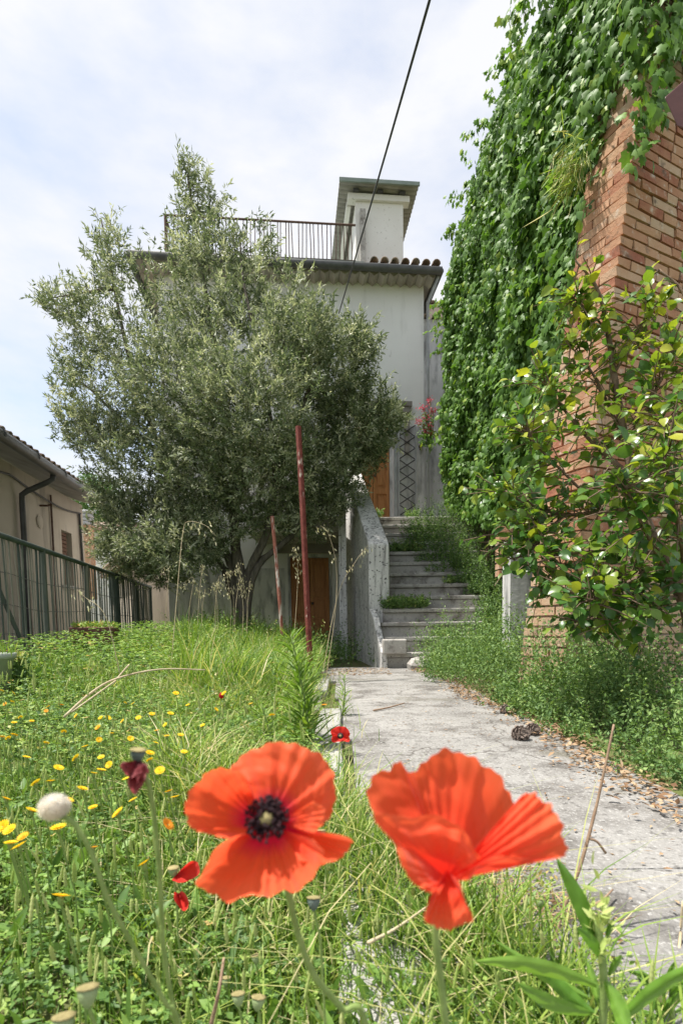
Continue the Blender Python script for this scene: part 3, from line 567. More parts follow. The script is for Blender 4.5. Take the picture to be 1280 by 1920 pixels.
# ------------------------------------------------------------------ green bar fence on the left
fa, fb = P(-60, 1110, 3.85), P(285, 1150, 9.9); fa.z = gzf(fa.x, fa.y); fb.z = gzf(fb.x, fb.y)
fence = empty('bar_fence', (fa.x, fa.y, 0), label='dark green fence of thin upright bars with a top rail', cat='fence')
ftop_a, ftop_b = P(-60, 979, fa.y).z, P(285, 1101, fb.y).z
def fpt(t, z=None, q=0.0):
    p = fa.lerp(fb, t) - Vector((fa.x, fa.y, 0)); zt = ftop_a + (ftop_b - ftop_a) * t
    p.z = (p.z + .06 if z is None else p.z + .06 + (zt - p.z - .06) * z); return p
Geo().tube([fpt(0, 1), fpt(.5, 1), fpt(1, 1)], .024, 8).build('top_rail', 'fence_bar', fence, True)
Geo().tube([fpt(0, .03), fpt(.5, .03), fpt(1, .03)], .016, 6).build('bottom_rail', 'fence_bar', fence)
nb = 84; t = 0.0
for i in range(nb):
    t = (i + .5 + random.uniform(-.33, .33)) / nb; a_, b_ = fpt(t, .0), fpt(t, .985); ln_ = (b_ - a_).length
    Geo().tube([a_, a_.lerp(b_, .5) + Vector((0, random.uniform(-.012, .012), 0)), b_ + Vector((0, random.uniform(-.02, .02), 0))], random.choice((.006, .007, .008, .011)), 5).build('bar', 'fence_bar', fence)
for t in (.02, .22, .42, .62, .82, .99): Geo().tube([fpt(t, -.2), fpt(t, 1.0)], .026, 6).build('post', 'fence_bar', fence)
for q in (.22, .45, .70): Geo().tube([fpt(k_ / 10, q + .02 * math.sin(k_ * 2)) for k_ in range(11)], .0035, 4).build('wire', 'dark_metal', fence)
Geo().tube([P(-10, 1085, fa.y + .5) - fence.location, P(46, 1215, fa.y + .75) - fence.location], .018, 5).build('brace', 'fence_bar', fence)
Geo().prism([(fa.x - .10, fa.y, -.6), (fa.x + .10, fa.y, -.6), (fa.x + .10, fa.y, gzf(fa.x, fa.y) + .05), (fa.x - .10, fa.y, gzf(fa.x, fa.y) + .05)], fb - fa).build('fence_kerb', 'concrete')
tag(bpy.data.objects['fence_kerb'], 'low concrete kerb running under the green bar fence', 'kerb')

# ------------------------------------------------------------------ brick pier (battered corner of the building on the right)
c_hi, c_lo = P(1171, 394, 3.68), P(1132, 683, 3.58)
bat = (c_hi - c_lo) / (c_hi.z - c_lo.z)                    # drift of the corner per metre of height
base = c_lo - bat * c_lo.z
PA = R(26); eu, ev = Vector((math.cos(PA), math.sin(PA), 0)), Vector((-math.sin(PA), math.cos(PA), 0))   # along right face, along left face
pier = empty('brick_pier', (base.x, base.y, 0), label='leaning brick pier with a sunlit left face behind the shrub', cat='pier')
def pc(z): return Vector((bat.x, bat.y, 0)) * z + Vector((0, 0, z))      # pier-local corner at height z
LFACE, CH, BH = .37, .0685, .0525
core = Geo(); zt = 6.6; q = .028
b0, b1 = pc(-.1) + eu * q + ev * q, pc(zt) + eu * q + ev * q
lf = lambda z: LFACE - .0 * z
cv = [b0, b0 + eu * 1.9, b0 + eu * 1.9 + ev * (LFACE - 2 * q + .3), b0 + ev * (LFACE - 2 * q), b1, b1 + eu * 1.9, b1 + eu * 1.9 + ev * (LFACE - 2 * q + .3), b1 + ev * (LFACE - 2 * q)]
core.add(cv, [(0, 3, 2, 1), (4, 5, 6, 7), (0, 1, 5, 4), (1, 2, 6, 5), (2, 3, 7, 6), (3, 0, 4, 7)]).build('mortar_core', 'mortar', pier)
brick_mesh = {}
def brick_me(lx, ly):
    k = (round(lx, 3), round(ly, 3))
    if k not in brick_mesh:
        g_ = Geo(); nn_ = 3; rj = random.Random(hash(k) & 1023)
        for (i0, i1) in [(i_ / nn_ * lx, (i_ + 1) / nn_ * lx) for i_ in range(nn_)]: pass
        g_.box(0, lx, 0, ly, 0, BH); g_.v = [tuple(c_ + rj.uniform(-.004, .004) for c_ in p_) for p_ in g_.v]; me = g_.mesh('brick'); me.materials.append(MATS['brick']); brick_mesh[k] = me
    return brick_mesh[k]
spots = []
for cidx in range(int(zt / CH)):
    z = cidx * CH + .01; p = pc(z); odd = cidx % 2
    cl, cr_ = (.25, .12) if odd else (.12, .25)           # corner brick: extent along left face, along right face
    spots.append((p, cr_, cl, z))
    rest = LFACE - cl - .012
    spots.append((p + ev * (cl + .012), .12, rest, z))
    u = cr_ + .012
    while u < 1.25:
        L = .12 if random.random() < .22 else .25; L += random.uniform(-.012, .008); spots.append((p + eu * u, L, .12, z)); u += L + .012
shear = Matrix(((1, 0, bat.x, 0), (0, 1, bat.y, 0), (0, 0, 1, 0), (0, 0, 0, 1)))
def in_frame(w):
    l_ = CM.inverted() @ w; x, y = 640 - F * l_.x / l_.z, P0 + F * l_.y / l_.z; return x, y
vis = []
rest_b = []
for s in spots:
    w = s[0] + Vector((base.x, base.y, 0)); x, y = in_frame(w)
    (vis if x < 1290 and 190 < y < 1090 else rest_b).append(s)
vis.sort(key=lambda s: abs(s[3] - 2.6))
rest_b += vis[300:]; vis = vis[:300]
def brick_matrix(s, j): return Matrix.Translation(s[0]) @ Matrix.Rotation(PA + random.uniform(-j, j), 4, 'Z') @ Matrix.Translation((random.uniform(-.004, .003), random.uniform(-.004, .003), 0))
for s in vis:
    o = link('brick', brick_me(round(s[1] / .004) * .004, round(s[2] / .01) * .01), pier); o.matrix_local = brick_matrix(s, .012)
g = Geo()
for s in rest_b:
    M = brick_matrix(s, .01); t_ = Geo().box(0, s[1], 0, s[2], 0, BH); g.add([M @ Vector(p) for p in t_.v], t_.f)
tag(g.build('bricks', 'brick', pier), kind='stuff')
# brown metal hopper hanging at the top right
hp = [P(1243, 182, 3.3), P(1290, 140, 3.3), P(1310, 250, 3.3), P(1268, 238, 3.3)]
hop = Geo().prism([p for p in hp], (.22, .12, .0)); tag(bevel(hop.build('rain_hopper', 'brown_metal'), .01), 'brown metal rainwater box jutting in at the upper right edge', 'hopper')

# ------------------------------------------------------------------ ivy wall
IY = np.array([3.7, 4.4, 5, 5.8, 6.7, 7.8, 8.9, 9.5]); IT = np.array([5.8, 5.8, 5.9, 6.3, 6.95, 7.1, 6.5, 5.9])
wall_o = Geo().prism([(2.22, 10.2, -.1), (2.22, 4.35, -.1)] + [(2.22, float(a_), float(b_) - .15) for a_, b_ in zip(IY[1:], IT[1:])] + [(2.22, 10.2, 5.3)], (.5, 0, 0)); wo_ = wall_o.build('garden_wall', 'stone_wall'); tag(wo_, 'tall stone wall hidden under the ivy', 'wall')
pl = Geo().box(1.53, 2.2, 4.85, 5.08, .0, 1.27).build('plinth', 'plaster_stained'); tag(pl, 'white plastered plinth at the foot of the ivy wall', 'plinth')
for i in range(7):
    o = link('brick', brick_me(.25, .12), pl); o.location = (1.50, 5.10, 1.26 + i * .068 - .30)
def ivy_bottom(y): return np.interp(y, [3.7, 4.6, 5.2, 7, 9.3], [1.2, 1.15, 1.25, 1.8, 2.5])
n = 25000; y = 3.98 + 5.37 * rng.random(n) ** 1.12; zt_ = np.interp(y, IY, IT) + .10 * vnoise(y[:, None], 7, 31) + .05 * vnoise(y[:, None], 19, 32); zb = ivy_bottom(y); z = zb + (zt_ - zb) * rng.uniform(0, 1, n)
yz = np.stack([y, z], 1); bul = vnoise(yz, 1.6, 5) * .13 + vnoise(yz, 4.5, 6) * .06
edge = sm(0, .8, zt_ - z); far_e = sm(0, .6, 9.35 - y)
x = np.interp(y, [4, 5, 6, 7, 8, 9.4], [1.76, 1.86, 2.02, 2.12, 2.08, 1.88]) - (.16 + bul) * edge * (.3 + .7 * far_e) - rng.uniform(-.05, .10, n) + .02
bk = pc(0) + ev * (LFACE + .02) + Vector((base.x, base.y, 0)); xe = bk.x + bat.x * z + .03 + rng.uniform(-.04, .08, n); x = np.where(y < 5.2, xe + (x - xe) * sm(3.9, 5.0, y), x)
ivp = np.stack([x, y + rng.normal(0, .02, n), z], 1)
# ivy spilling over the head of the pier
m = 4200; zz = rng.uniform(3.2, 6.2, m); uu = rng.uniform(-.1, 1.3, m); keep = zz > 3.62 + 2.1 * np.clip(uu, 0, .42) + .2 * np.sin(uu * 9) + rng.normal(0, .17, m) ; zz, uu = zz[keep], uu[keep]
pb = np.array([[*(pc(z_) + Vector((base.x, base.y, 0)) + eu * u_)] for z_, u_ in zip(zz, uu)]); pb += -np.array(ev)[None] * rng.uniform(.02, .22, (len(zz), 1))
m2 = 1500; zz2 = rng.uniform(3.6, 6.2, m2); vv = rng.uniform(-.05, .45, m2); k2 = zz2 > 4.05 + .15 * np.sin(vv * 14) - .2 * vv + rng.normal(0, .17, m2); zz2, vv = zz2[k2], vv[k2]
pb2 = np.array([[*(pc(z_) + Vector((base.x, base.y, 0)) + ev * v_)] for z_, v_ in zip(zz2, vv)]); pb2 += -np.array(eu)[None] * rng.uniform(.03, .2, (len(zz2), 1))
ns_ = 45; sy = np.concatenate([rng.uniform(4.4, 9.2, 28), rng.uniform(8.9, 9.5, ns_ - 28)]); sz = np.where(np.arange(ns_) < 28, np.interp(sy, IY, IT) + .02, rng.uniform(3.2, 6.3, ns_)); si = np.repeat(np.arange(ns_), 14); kk = np.tile(np.linspace(0, 1, 14), ns_)
so2 = np.stack([np.interp(sy, [4, 5, 6, 7, 8, 9.4], [1.76, 1.86, 2.02, 2.12, 2.08, 1.88]) - .12, sy, sz], 1); sd = rng.normal(0, .5, (ns_, 3)) + np.where(np.arange(ns_)[:, None] < 28, [[-.5, -.2, .8]], [[-.8, .5, .2]]); sd = unit(sd) * rng.uniform(.12, .38, (ns_, 1))
shoots = so2[si] + sd[si] * kk[:, None] - np.array([0, 0, .12]) * (kk ** 2)[:, None] + rng.normal(0, .025, (len(si), 3)); ivp = np.concatenate([ivp, shoots]); n = len(ivp)
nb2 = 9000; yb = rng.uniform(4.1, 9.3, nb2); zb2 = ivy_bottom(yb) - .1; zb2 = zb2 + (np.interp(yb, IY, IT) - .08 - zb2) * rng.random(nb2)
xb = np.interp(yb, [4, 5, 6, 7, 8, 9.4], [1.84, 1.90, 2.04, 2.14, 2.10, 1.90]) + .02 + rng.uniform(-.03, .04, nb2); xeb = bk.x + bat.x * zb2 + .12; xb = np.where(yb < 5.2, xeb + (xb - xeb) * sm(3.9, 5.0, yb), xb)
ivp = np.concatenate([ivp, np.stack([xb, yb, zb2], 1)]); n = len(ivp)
allp = np.concatenate([ivp, pb, pb2])
nrm = np.concatenate([np.tile([-1, -.25, .45], (n, 1)), np.tile(np.array(-ev) * 1.0 + [0, 0, .3], (len(pb), 1)), np.tile(np.array(-eu) + [0, 0, .3], (len(pb2), 1))]) + rng.normal(0, .5, (len(allp), 3))
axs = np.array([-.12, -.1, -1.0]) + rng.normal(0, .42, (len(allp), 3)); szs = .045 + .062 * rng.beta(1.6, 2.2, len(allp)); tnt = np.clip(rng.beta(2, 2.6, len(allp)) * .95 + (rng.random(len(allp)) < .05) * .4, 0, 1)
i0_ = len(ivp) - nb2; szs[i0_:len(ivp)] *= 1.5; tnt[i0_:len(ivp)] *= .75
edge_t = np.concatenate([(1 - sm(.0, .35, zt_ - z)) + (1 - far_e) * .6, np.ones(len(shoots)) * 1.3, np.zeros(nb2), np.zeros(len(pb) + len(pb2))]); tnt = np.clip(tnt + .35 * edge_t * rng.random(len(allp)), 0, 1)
ivy = empty('ivy', (1.7, 4.2, 1.0), label='dense ivy covering the tall wall and spilling over the brick pier', cat='ivy')
inv = Vector(ivy.location)
dist = np.linalg.norm(allp - np.array([0, 0, H]), axis=1); scr = np.array([in_frame(Vector(p)) for p in allp]); onf = (scr[:, 0] > 0) & (scr[:, 0] < 1280) & (scr[:, 1] > 0) & (scr[:, 1] < 1900)
order = np.argsort(np.where(onf, dist / szs, 1e9)); sel = np.zeros(len(allp), bool); sel[order[:300]] = True
ivm = tmpl_mesh('leaf', IVY); ivm.materials.append(MATS['ivy_leaf'])
def place_leaf(name, me, p, ax, nr_, s, parent, w=1.0):
    ax = Vector(ax).normalized(); r_ = ax.cross(Vector(nr_)).normalized(); n2 = r_.cross(ax)
    o = link(name, me, parent); o.matrix_local = Matrix.Translation(Vector(p) - parent.location) @ Matrix((r_ * s * w, ax * s, n2 * s)).transposed().to_4x4(); return o
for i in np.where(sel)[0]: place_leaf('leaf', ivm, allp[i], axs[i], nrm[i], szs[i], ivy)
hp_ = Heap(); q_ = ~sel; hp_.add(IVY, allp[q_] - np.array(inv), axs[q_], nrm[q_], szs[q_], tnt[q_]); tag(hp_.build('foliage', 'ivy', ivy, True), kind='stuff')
vs = Geo()
for i in range(26):
    yy = random.uniform(4.6, 9); pts = [Vector((2.14 - .03 * random.random(), yy + .25 * math.sin(k * 1.3 + i), 1.4 + k * .55)) - inv for k in range(8)]; vs.tube(pts, [.016 - .0015 * k for k in range(8)], 5)
vs.build('vine_stems', 'twig', ivy)
dg = Heap(); n = 260; c0 = np.array(P(1075, 305, 3.95)); dg.add(DIAMOND, c0 + rng.normal(0, 1, (n, 3)) * [.05, .05, .09], np.array([-.5, -.4, -1.0]) + rng.normal(0, .35, (n, 3)), rand_unit(n), rng.uniform(.12, .26, n), rng.uniform(.6, 1, n), .006)
tag(dg.build('dry_grass_tuft', 'grass'), 'tuft of thin dry grass growing from the top of the pier', 'grass tuft')

# ------------------------------------------------------------------ olive tree
TY = 7.75
olive = empty('olive_tree', (*P(450, 1120, TY).xy, gzf(*P(450, 1120, TY).xy)), label='large flowering olive tree in front of the white house', cat='tree')
oo = np.array(olive.location)
def OP(px, py, dy=0): return P(px, py, TY + dy)
trunk = Geo(); stems = [
    ([(452, 1225, 0), (451, 1140, 0), (450, 1080, 0), (440, 1010, .05), (437, 900, .0), (425, 780, -.1), (400, 640, 0), (378, 500, 0), (352, 330, 0)], .125, .014),
    ([(458, 1222, .02), (461, 1140, .02), (468, 1070, -.05), (500, 1000, -.2), (520, 900, -.3), (560, 780, -.3), (600, 680, -.2), (640, 600, -.1)], .095, .012),
    ([(447, 1222, .05), (444, 1140, .05), (430, 1050, .1), (380, 970, .2), (310, 860, .2), (250, 700, .1), (215, 540, 0), (190, 410, 0)], .09, .010),
    ([(460, 1215, -.05), (464, 1130, -.05), (485, 1060, -.1), (540, 1010, .0), (610, 930, .2), (680, 840, .3), (735, 770, .4)], .075, .010),
    ([(440, 1120, .1), (410, 1050, .5), (350, 1000, .8), (270, 960, .9), (210, 940, .8)], .06, .010),
    ([(520, 900, -.3), (505, 780, -.5), (480, 640, -.6), (455, 520, -.4), (450, 440, -.3)], .05, .008),
    ([(310, 860, .2), (240, 800, .4), (170, 730, .3), (125, 700, .2)], .04, .006),
    ([(215, 540, 0), (150, 550, 0), (90, 560, 0)], .025, .005),
    ([(437, 900, 0), (480, 820, .6), (520, 700, .9), (540, 600, .8)], .05, .008),
    ([(470, 1060, -.05), (520, 1030, .1), (575, 985, .2), (640, 940, .2)], .045, .008)]
for pp, r0, r1 in stems:
    c = catmull([OP(*q) - Vector(oo) for q in pp], 4); trunk.tube(c, [(r0 + (r1 - r0) * (i / (len(c) - 1)) ** .8) * (1.35 - .35 * min(1, i / 4)) for i in range(len(c))], 8)
lobes = [  # px, py, rx, ry, depth offset, depth radius, twigs
    (450, 730, 175, 190, 0, 1.3, 620), (400, 540, 95, 100, 0, .7, 200), (372, 440, 48, 75, 0, .35, 62), (352, 350, 24, 55, 0, .15, 28), (395, 370, 30, 40, 0, .2, 16),
    (470, 480, 55, 55, -.2, .35, 36), (540, 560, 60, 55, -.1, .4, 50),
    (240, 590, 85, 105, 0, .7, 120), (205, 470, 32, 70, 0, .25, 46), (115, 562, 52, 26, 0, .25, 36), (170, 610, 55, 60, 0, .4, 50), (195, 740, 88, 95, .2, .8, 220), (150, 800, 45, 45, .2, .4, 70),
    (255, 880, 95, 100, .3, .9, 330), (270, 1000, 90, 85, .5, .7, 260), (350, 1000, 70, 70, .2, .6, 110), (310, 1070, 50, 40, .3, .4, 60),
    (620, 690, 80, 85, -.1, .8, 210), (672, 640, 30, 40, -.2, .3, 40), (670, 800, 78, 88, .3, .8, 320), (600, 885, 85, 75, .3, .9, 290), (685, 835, 45, 45, .4, .5, 70), (730, 780, 30, 36, .4, .3, 40),
    (480, 900, 120, 75, -.3, 1.0, 330), (380, 880, 90, 80, -.2, .9, 280), (330, 1020, 100, 60, -.3, .6, 170), (230, 1040, 55, 50, .2, .5, 90), (450, 975, 95, 35, -.3, .5, 70), (605, 935, 60, 40, .1, .5, 80), (560, 640, 70, 70, -.6, .5, 140), (470, 760, 110, 90, -1.1, .5, 260), (330, 720, 90, 90, -.7, .5, 200), (570, 970, 75, 40, .2, .5, 90)]
tp, td, lob_c = [], [], []
for (px, py, rx, ry, dy, rd, nt) in lobes:
    c = np.array(OP(px, py, dy)); s = np.array([rx * TY / F, rd, ry * TY / F]); nt = int(nt * 1.4)
    d = unit(rng.normal(size=(nt, 3))); rr = rng.uniform(.25, 1.0, (nt, 1)) ** .5 * rng.normal(1, .10, (nt, 1))
    tp.append(c + d * rr * s); td.append(d * .8 + np.array([0, 0, .55]) + rng.normal(0, .35, (nt, 3)))
tp = np.concatenate(tp); td = unit(np.concatenate(td)); NT = len(tp)
LPT = 19; L = rng.uniform(.16, .34, NT)
k = np.tile(np.linspace(0, 1, LPT), NT); ti = np.repeat(np.arange(NT), LPT)
lp = tp[ti] + td[ti] * ((k - .5) * L[ti])[:, None] + rng.normal(0, .012, (NT * LPT, 3))
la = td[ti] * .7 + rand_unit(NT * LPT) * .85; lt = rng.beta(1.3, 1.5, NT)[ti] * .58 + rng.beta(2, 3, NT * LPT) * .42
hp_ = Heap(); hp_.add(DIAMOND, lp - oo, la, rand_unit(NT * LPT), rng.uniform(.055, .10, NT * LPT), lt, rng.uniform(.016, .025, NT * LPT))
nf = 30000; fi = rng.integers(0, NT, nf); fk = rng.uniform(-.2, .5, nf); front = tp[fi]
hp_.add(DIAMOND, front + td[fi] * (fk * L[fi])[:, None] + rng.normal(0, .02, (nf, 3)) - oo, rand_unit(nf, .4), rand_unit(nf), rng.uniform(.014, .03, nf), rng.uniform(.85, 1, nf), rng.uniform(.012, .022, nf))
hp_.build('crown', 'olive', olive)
for i in rng.choice(NT, 1100, replace=False):
    c = Vector(tp[i] - oo); d = Vector(td[i]); trunk.tube([c - d * (L[i] * .75), c + d * L[i] * .5], [.004, .0015], 3, False)
trunk.build('trunk', 'bark', olive, True)

# ------------------------------------------------------------------ persimmon shrub in front of the pier
SY = 2.55
shrub = empty('leafy_shrub', (*P(1300, 1215, SY).xy, 0), label='yellow-green broad-leaved shrub in front of the brick pier', cat='shrub')
so_ = Vector(shrub.location)
def SP(px, py, dy=0): return P(px, py, SY + dy)
sg = Geo(); tips = []
br = [([(1300, 1215, 0), (1285, 1130, 0), (1235, 1040, .0), (1205, 960, .05), (1172, 830, .1), (1150, 700, .15), (1138, 620, .2), (1118, 540, .2), (1078, 488, .2)], .045, .004),
      ([(1290, 1140, 0), (1320, 1020, -.1), (1330, 880, -.1), (1300, 700, 0), (1285, 560, .1), (1235, 505, .15)], .030, .004),
      ([(1205, 960, .05), (1130, 960, .1), (1050, 965, .1), (980, 940, .1), (935, 925, .1)], .016, .003), ([(1190, 900, .05), (1110, 830, .15), (1050, 760, .2), (1020, 720, .25)], .014, .003),
      ([(1172, 830, .1), (1110, 700, .2), (1060, 640, .2)], .010, .003), ([(1150, 700, .15), (1200, 620, .1), (1225, 560, .1)], .009, .003), ([(1235, 1040, 0), (1150, 1030, -.1), (1060, 1040, -.1), (990, 1060, -.05)], .016, .003),
      ([(1240, 1050, 0), (1180, 1090, -.2), (1120, 1120, -.3), (1090, 1130, -.3)], .013, .003), ([(1205, 960, .05), (1245, 880, -.2), (1260, 800, -.3), (1270, 740, -.3)], .013, .003),
      ([(1172, 830, .1), (1215, 760, .0), (1245, 690, .0), (1262, 640, 0)], .010, .003), ([(1130, 960, .1), (1060, 890, .1), (1000, 830, .1), (985, 800, .1)], .009, .003),
      ([(1250, 1080, 0), (1210, 1000, -.35), (1180, 930, -.45), (1165, 900, -.45)], .010, .003), ([(1290, 1120, 0), (1270, 980, -.35), (1250, 900, -.45), (1240, 850, -.45)], .012, .003),
      ([(1138, 620, .2), (1100, 580, .2), (1075, 560, .2)], .006, .002), ([(1240, 1060, 0), (1160, 1080, .05), (1080, 1100, .1), (1010, 1110, .15)], .010, .002), ([(1270, 1120, 0), (1200, 1130, -.1), (1130, 1160, -.15), (1080, 1165, -.15)], .010, .002), ([(1280, 1130, 0), (1230, 1140, -.25), (1190, 1160, -.3)], .008, .002), ([(1060, 1040, -.1), (1010, 1020, .0), (965, 1050, .05)], .007, .002), ([(1060, 965, .1), (1010, 1000, .05), (960, 1000, .05)], .008, .002)]
P_, A_ = [], []
for pp, r0, r1 in br:
    c = catmull([SP(*q) - so_ for q in pp], 6); m = len(c); sg.tube(c, [r0 + (r1 - r0) * (i / (m - 1)) ** .7 for i in range(m)], 7)
    for i in range(max(3, m // 4 if r0 > .02 else 3), m):
        for _ in range(1 if r0 > .02 else 3):
            tw = (rng.normal(size=3) * [1, .8, .8] + [-.25, -.15, .1]); tw /= np.linalg.norm(tw); ln_ = random.uniform(.05, .26); st_ = np.array(c[i]); en = st_ + tw * ln_
            sg.tube([st_, st_ + tw * ln_ * .5 + np.array([0, 0, .01]), en], [.0035, .0028, .0018], 4, False)
            for q in range(random.choice((3, 4, 4))):
                pz = st_ + tw * ln_ * (.3 + .23 * q); a_ = tw * .7 + rng.normal(size=3) * .7 + [0, 0, .05]; P_.append(pz); A_.append(a_)
sg.build('branches', 'twig', shrub, True)
P_, A_ = np.array(P_), unit(np.array(A_)); n = len(P_); S_ = .032 + .042 * rng.beta(2, 2.2, n); N_ = np.array([-.25, -.35, .8]) + rng.normal(0, .42, (n, 3))
pm = tmpl_mesh('leaf', OVATE); pm.materials.append(MATS['shrub_leaf'])
scr = np.array([in_frame(Vector(p) + so_) for p in P_]); onf = (scr[:, 0] < 1285) & (scr[:, 1] < 1250)
order = np.argsort(np.where(onf, -S_, 1)); sel = np.zeros(n, bool); sel[order[:300]] = True
class _O: location = Vector((0, 0, 0))
for i in np.where(sel)[0]:
    ax = Vector(A_[i]).normalized(); r_ = ax.cross(Vector(N_[i])).normalized(); n2 = r_.cross(ax); s = S_[i]
    o = link('leaf', pm, shrub); o.matrix_local = Matrix.Translation(Vector(P_[i])) @ Matrix((r_ * s, ax * s, n2 * s)).transposed().to_4x4()
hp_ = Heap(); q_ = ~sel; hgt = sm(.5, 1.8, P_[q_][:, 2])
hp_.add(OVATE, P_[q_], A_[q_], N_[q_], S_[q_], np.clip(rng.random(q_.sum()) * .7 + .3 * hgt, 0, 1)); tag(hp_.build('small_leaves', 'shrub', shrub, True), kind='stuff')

# ------------------------------------------------------------------ weeds on the right bank, on the steps, beside the wall
def herb_mass(heap, cx, cy, cz, r, h, n, size=(.016, .032), tint=(0, .8), upright=.5):
    """sprigs: stems with small leaves round them"""
    ns = max(4, n // 14); a = rng.uniform(0, 6.28, ns); rr = r * np.sqrt(rng.random(ns)); bx, by = cx + rr * np.cos(a), cy + rr * np.sin(a)
    hh = h * rng.uniform(.55, 1.1, ns) * (1 - .45 * (rr / r) ** 2); dx = rng.normal(0, .22, (ns, 2)) + .35 * np.stack([np.cos(a), np.sin(a)], 1) * (rr / r)[:, None]
    t = rng.uniform(.15, 1, (ns, 14)); i = np.repeat(np.arange(ns), 14); tt = t.ravel()
    p = np.stack([bx[i] + dx[i, 0] * hh[i] * tt, by[i] + dx[i, 1] * hh[i] * tt, cz + hh[i] * tt], 1) + rng.normal(0, .006, (ns * 14, 3))
    ax = rand_unit(ns * 14, .5); base_t = rng.uniform(*tint, ns)[i]
    heap.add(DIAMOND, p, ax, rand_unit(ns * 14, 1.2), rng.uniform(*size, ns * 14), np.clip(base_t + rng.normal(0, .12, ns * 14), 0, 1), rng.uniform(size[0] * .45, size[1] * .5, ns * 14))
wd = Heap()
for i in range(640):
    y = .9 + 5.3 * random.random() ** .85; x = random.uniform(.96, 1.66) if y > 2.6 else random.uniform(.97, 2.3)
    if y > 3.4: x = random.uniform(float(np.interp(y, [3.4, 4.2, 5.0, 5.7, 6.2], [.96, .88, .80, .92, 1.2])), 1.9); x += .05 * math.sin(y * 5)
    e = (x - (.93 if y < 3.4 else .62)); h = .07 + (.56 if y < 3 else .70) * min(1, e / .45) * random.uniform(.7, 1.1); h *= .75 + .25 * min(1, y / 3)
    herb_mass(wd, x, y, -.01, .10, h, 150 if y < 3.5 else 110, (.012, .026) if y < 2.5 else (.016, .032), (0.1, .75))
wd_o = wd.build('bank_weeds', 'weed'); tag(wd_o, 'mass of small-leaved green weeds along the right of the path', 'weeds', kind='stuff')
ws = Heap()
def stepz(y): return RISE * max(0, min(13, math.floor((y - Y0) / RUN) + 1))
for i in range(280):
    y = random.uniform(5.6, 9.0); xl = np.interp(y, [5.6, 6.3, 7.2, 7.6, 7.9, 8.3, 9.0], [1.4, 1.72, 1.88, 1.62, 1.3, 1.08, 1.0]); x = random.uniform(xl, 2.12); herb_mass(ws, x, y, stepz(y), .13, random.uniform(.3, .6) * (.5 + 1.0 * (x - xl) / .5), 130, (.02, .04), (0, .7))
for (cx, cy, n_, h_, r_) in ((.72, 6.98, 14, .20, .14), (.95, 6.98, 14, .20, .14), (.62, 7.02, 6, .15, .1), (1.6, 7.5, 5, .12, .12), (1.3, 6.5, 5, .14, .12), (.95, 8.35, 10, .26, .15), (1.12, 8.4, 8, .24, .15), (.66, 9.25, 4, .16, .1), (1.25, 9.3, 4, .18, .1)):
    for i in range(n_): herb_mass(ws, cx + random.uniform(-r_, r_), cy + random.uniform(-.05, .08), stepz(cy), .07, h_, 90, (.025, .05), (.2, .8))
tag(ws.build('stair_weeds', 'weed'), 'green weeds spreading over the right of the stairs and treads', 'weeds', kind='stuff')
wl_ = Heap()
for i in range(120):
    x, y = random.uniform(-1.9, .35), random.uniform(6.3, 9.6)
    if x > .25 and y < 6.6: continue
    herb_mass(wl_, x, y, gzf(x, y), .15, random.uniform(.25, .6), 110, (.02, .045), (0, .5))
for i in range(90):
    y = random.uniform(1.6, 7.5); x = np.interp(y, [1.6, 4.2, 9.6], [-1.6, -2.55, -3.6]) + random.uniform(.05, .9); herb_mass(wl_, x, y, gzf(x, y), .14, random.uniform(.08, .20), 130, (.016, .034), (.1, .9))
for i in range(620):
    y = 1.3 + 6.7 * random.random() ** .75; x = random.uniform(-.62 * y, -.25); herb_mass(wl_, x, y, gzf(x, y), .05 + .022 * y, random.uniform(.5, 1.2) * (.10 + .062 * y) * (.45 if x < -.28 * y else 1), 80, (.008 + .0022 * y, .02 + .003 * y), (.1, 1))
tag(wl_.build('garden_weeds', 'weed'), 'leafy green weeds by the fence and below the lower door', 'weeds', kind='stuff')
# pink valerian at the ivy's edge
vf = empty('pink_valerian', P(800, 840, 9.4), label='pink-red flowering plant at the ivy edge beside the door', cat='plant')
h1, h2 = Heap(), Heap(); g = Geo()
for px, py in ((786, 790), (800, 783), (805, 800), (793, 765), (806, 752), (812, 770), (797, 808), (808, 812)):
    q = P(px, py, 9.35) - vf.location; g.tube([(0.05, 0, -.1), q * .5 + Vector((0.05, 0, 0)), q], .006, 4); n = 60
    h1.add(DIAMOND, np.array(q) + rng.normal(0, .032, (n, 3)), rand_unit(n), rand_unit(n), rng.uniform(.02, .04, n), rng.random(n), .02); n = 40
    h2.add(DIAMOND, np.array(q) * rng.uniform(.2, .8, (n, 1)) + rng.normal(0, .05, (n, 3)), rand_unit(n), rand_unit(n), rng.uniform(.04, .08, n), rng.random(n) * .6, .03)
g.build('stems', 'stem', vf); tag(h1.build('flowers', 'pink_flower', vf), kind='stuff'); tag(h2.build('leaves', 'weed', vf), kind='stuff')

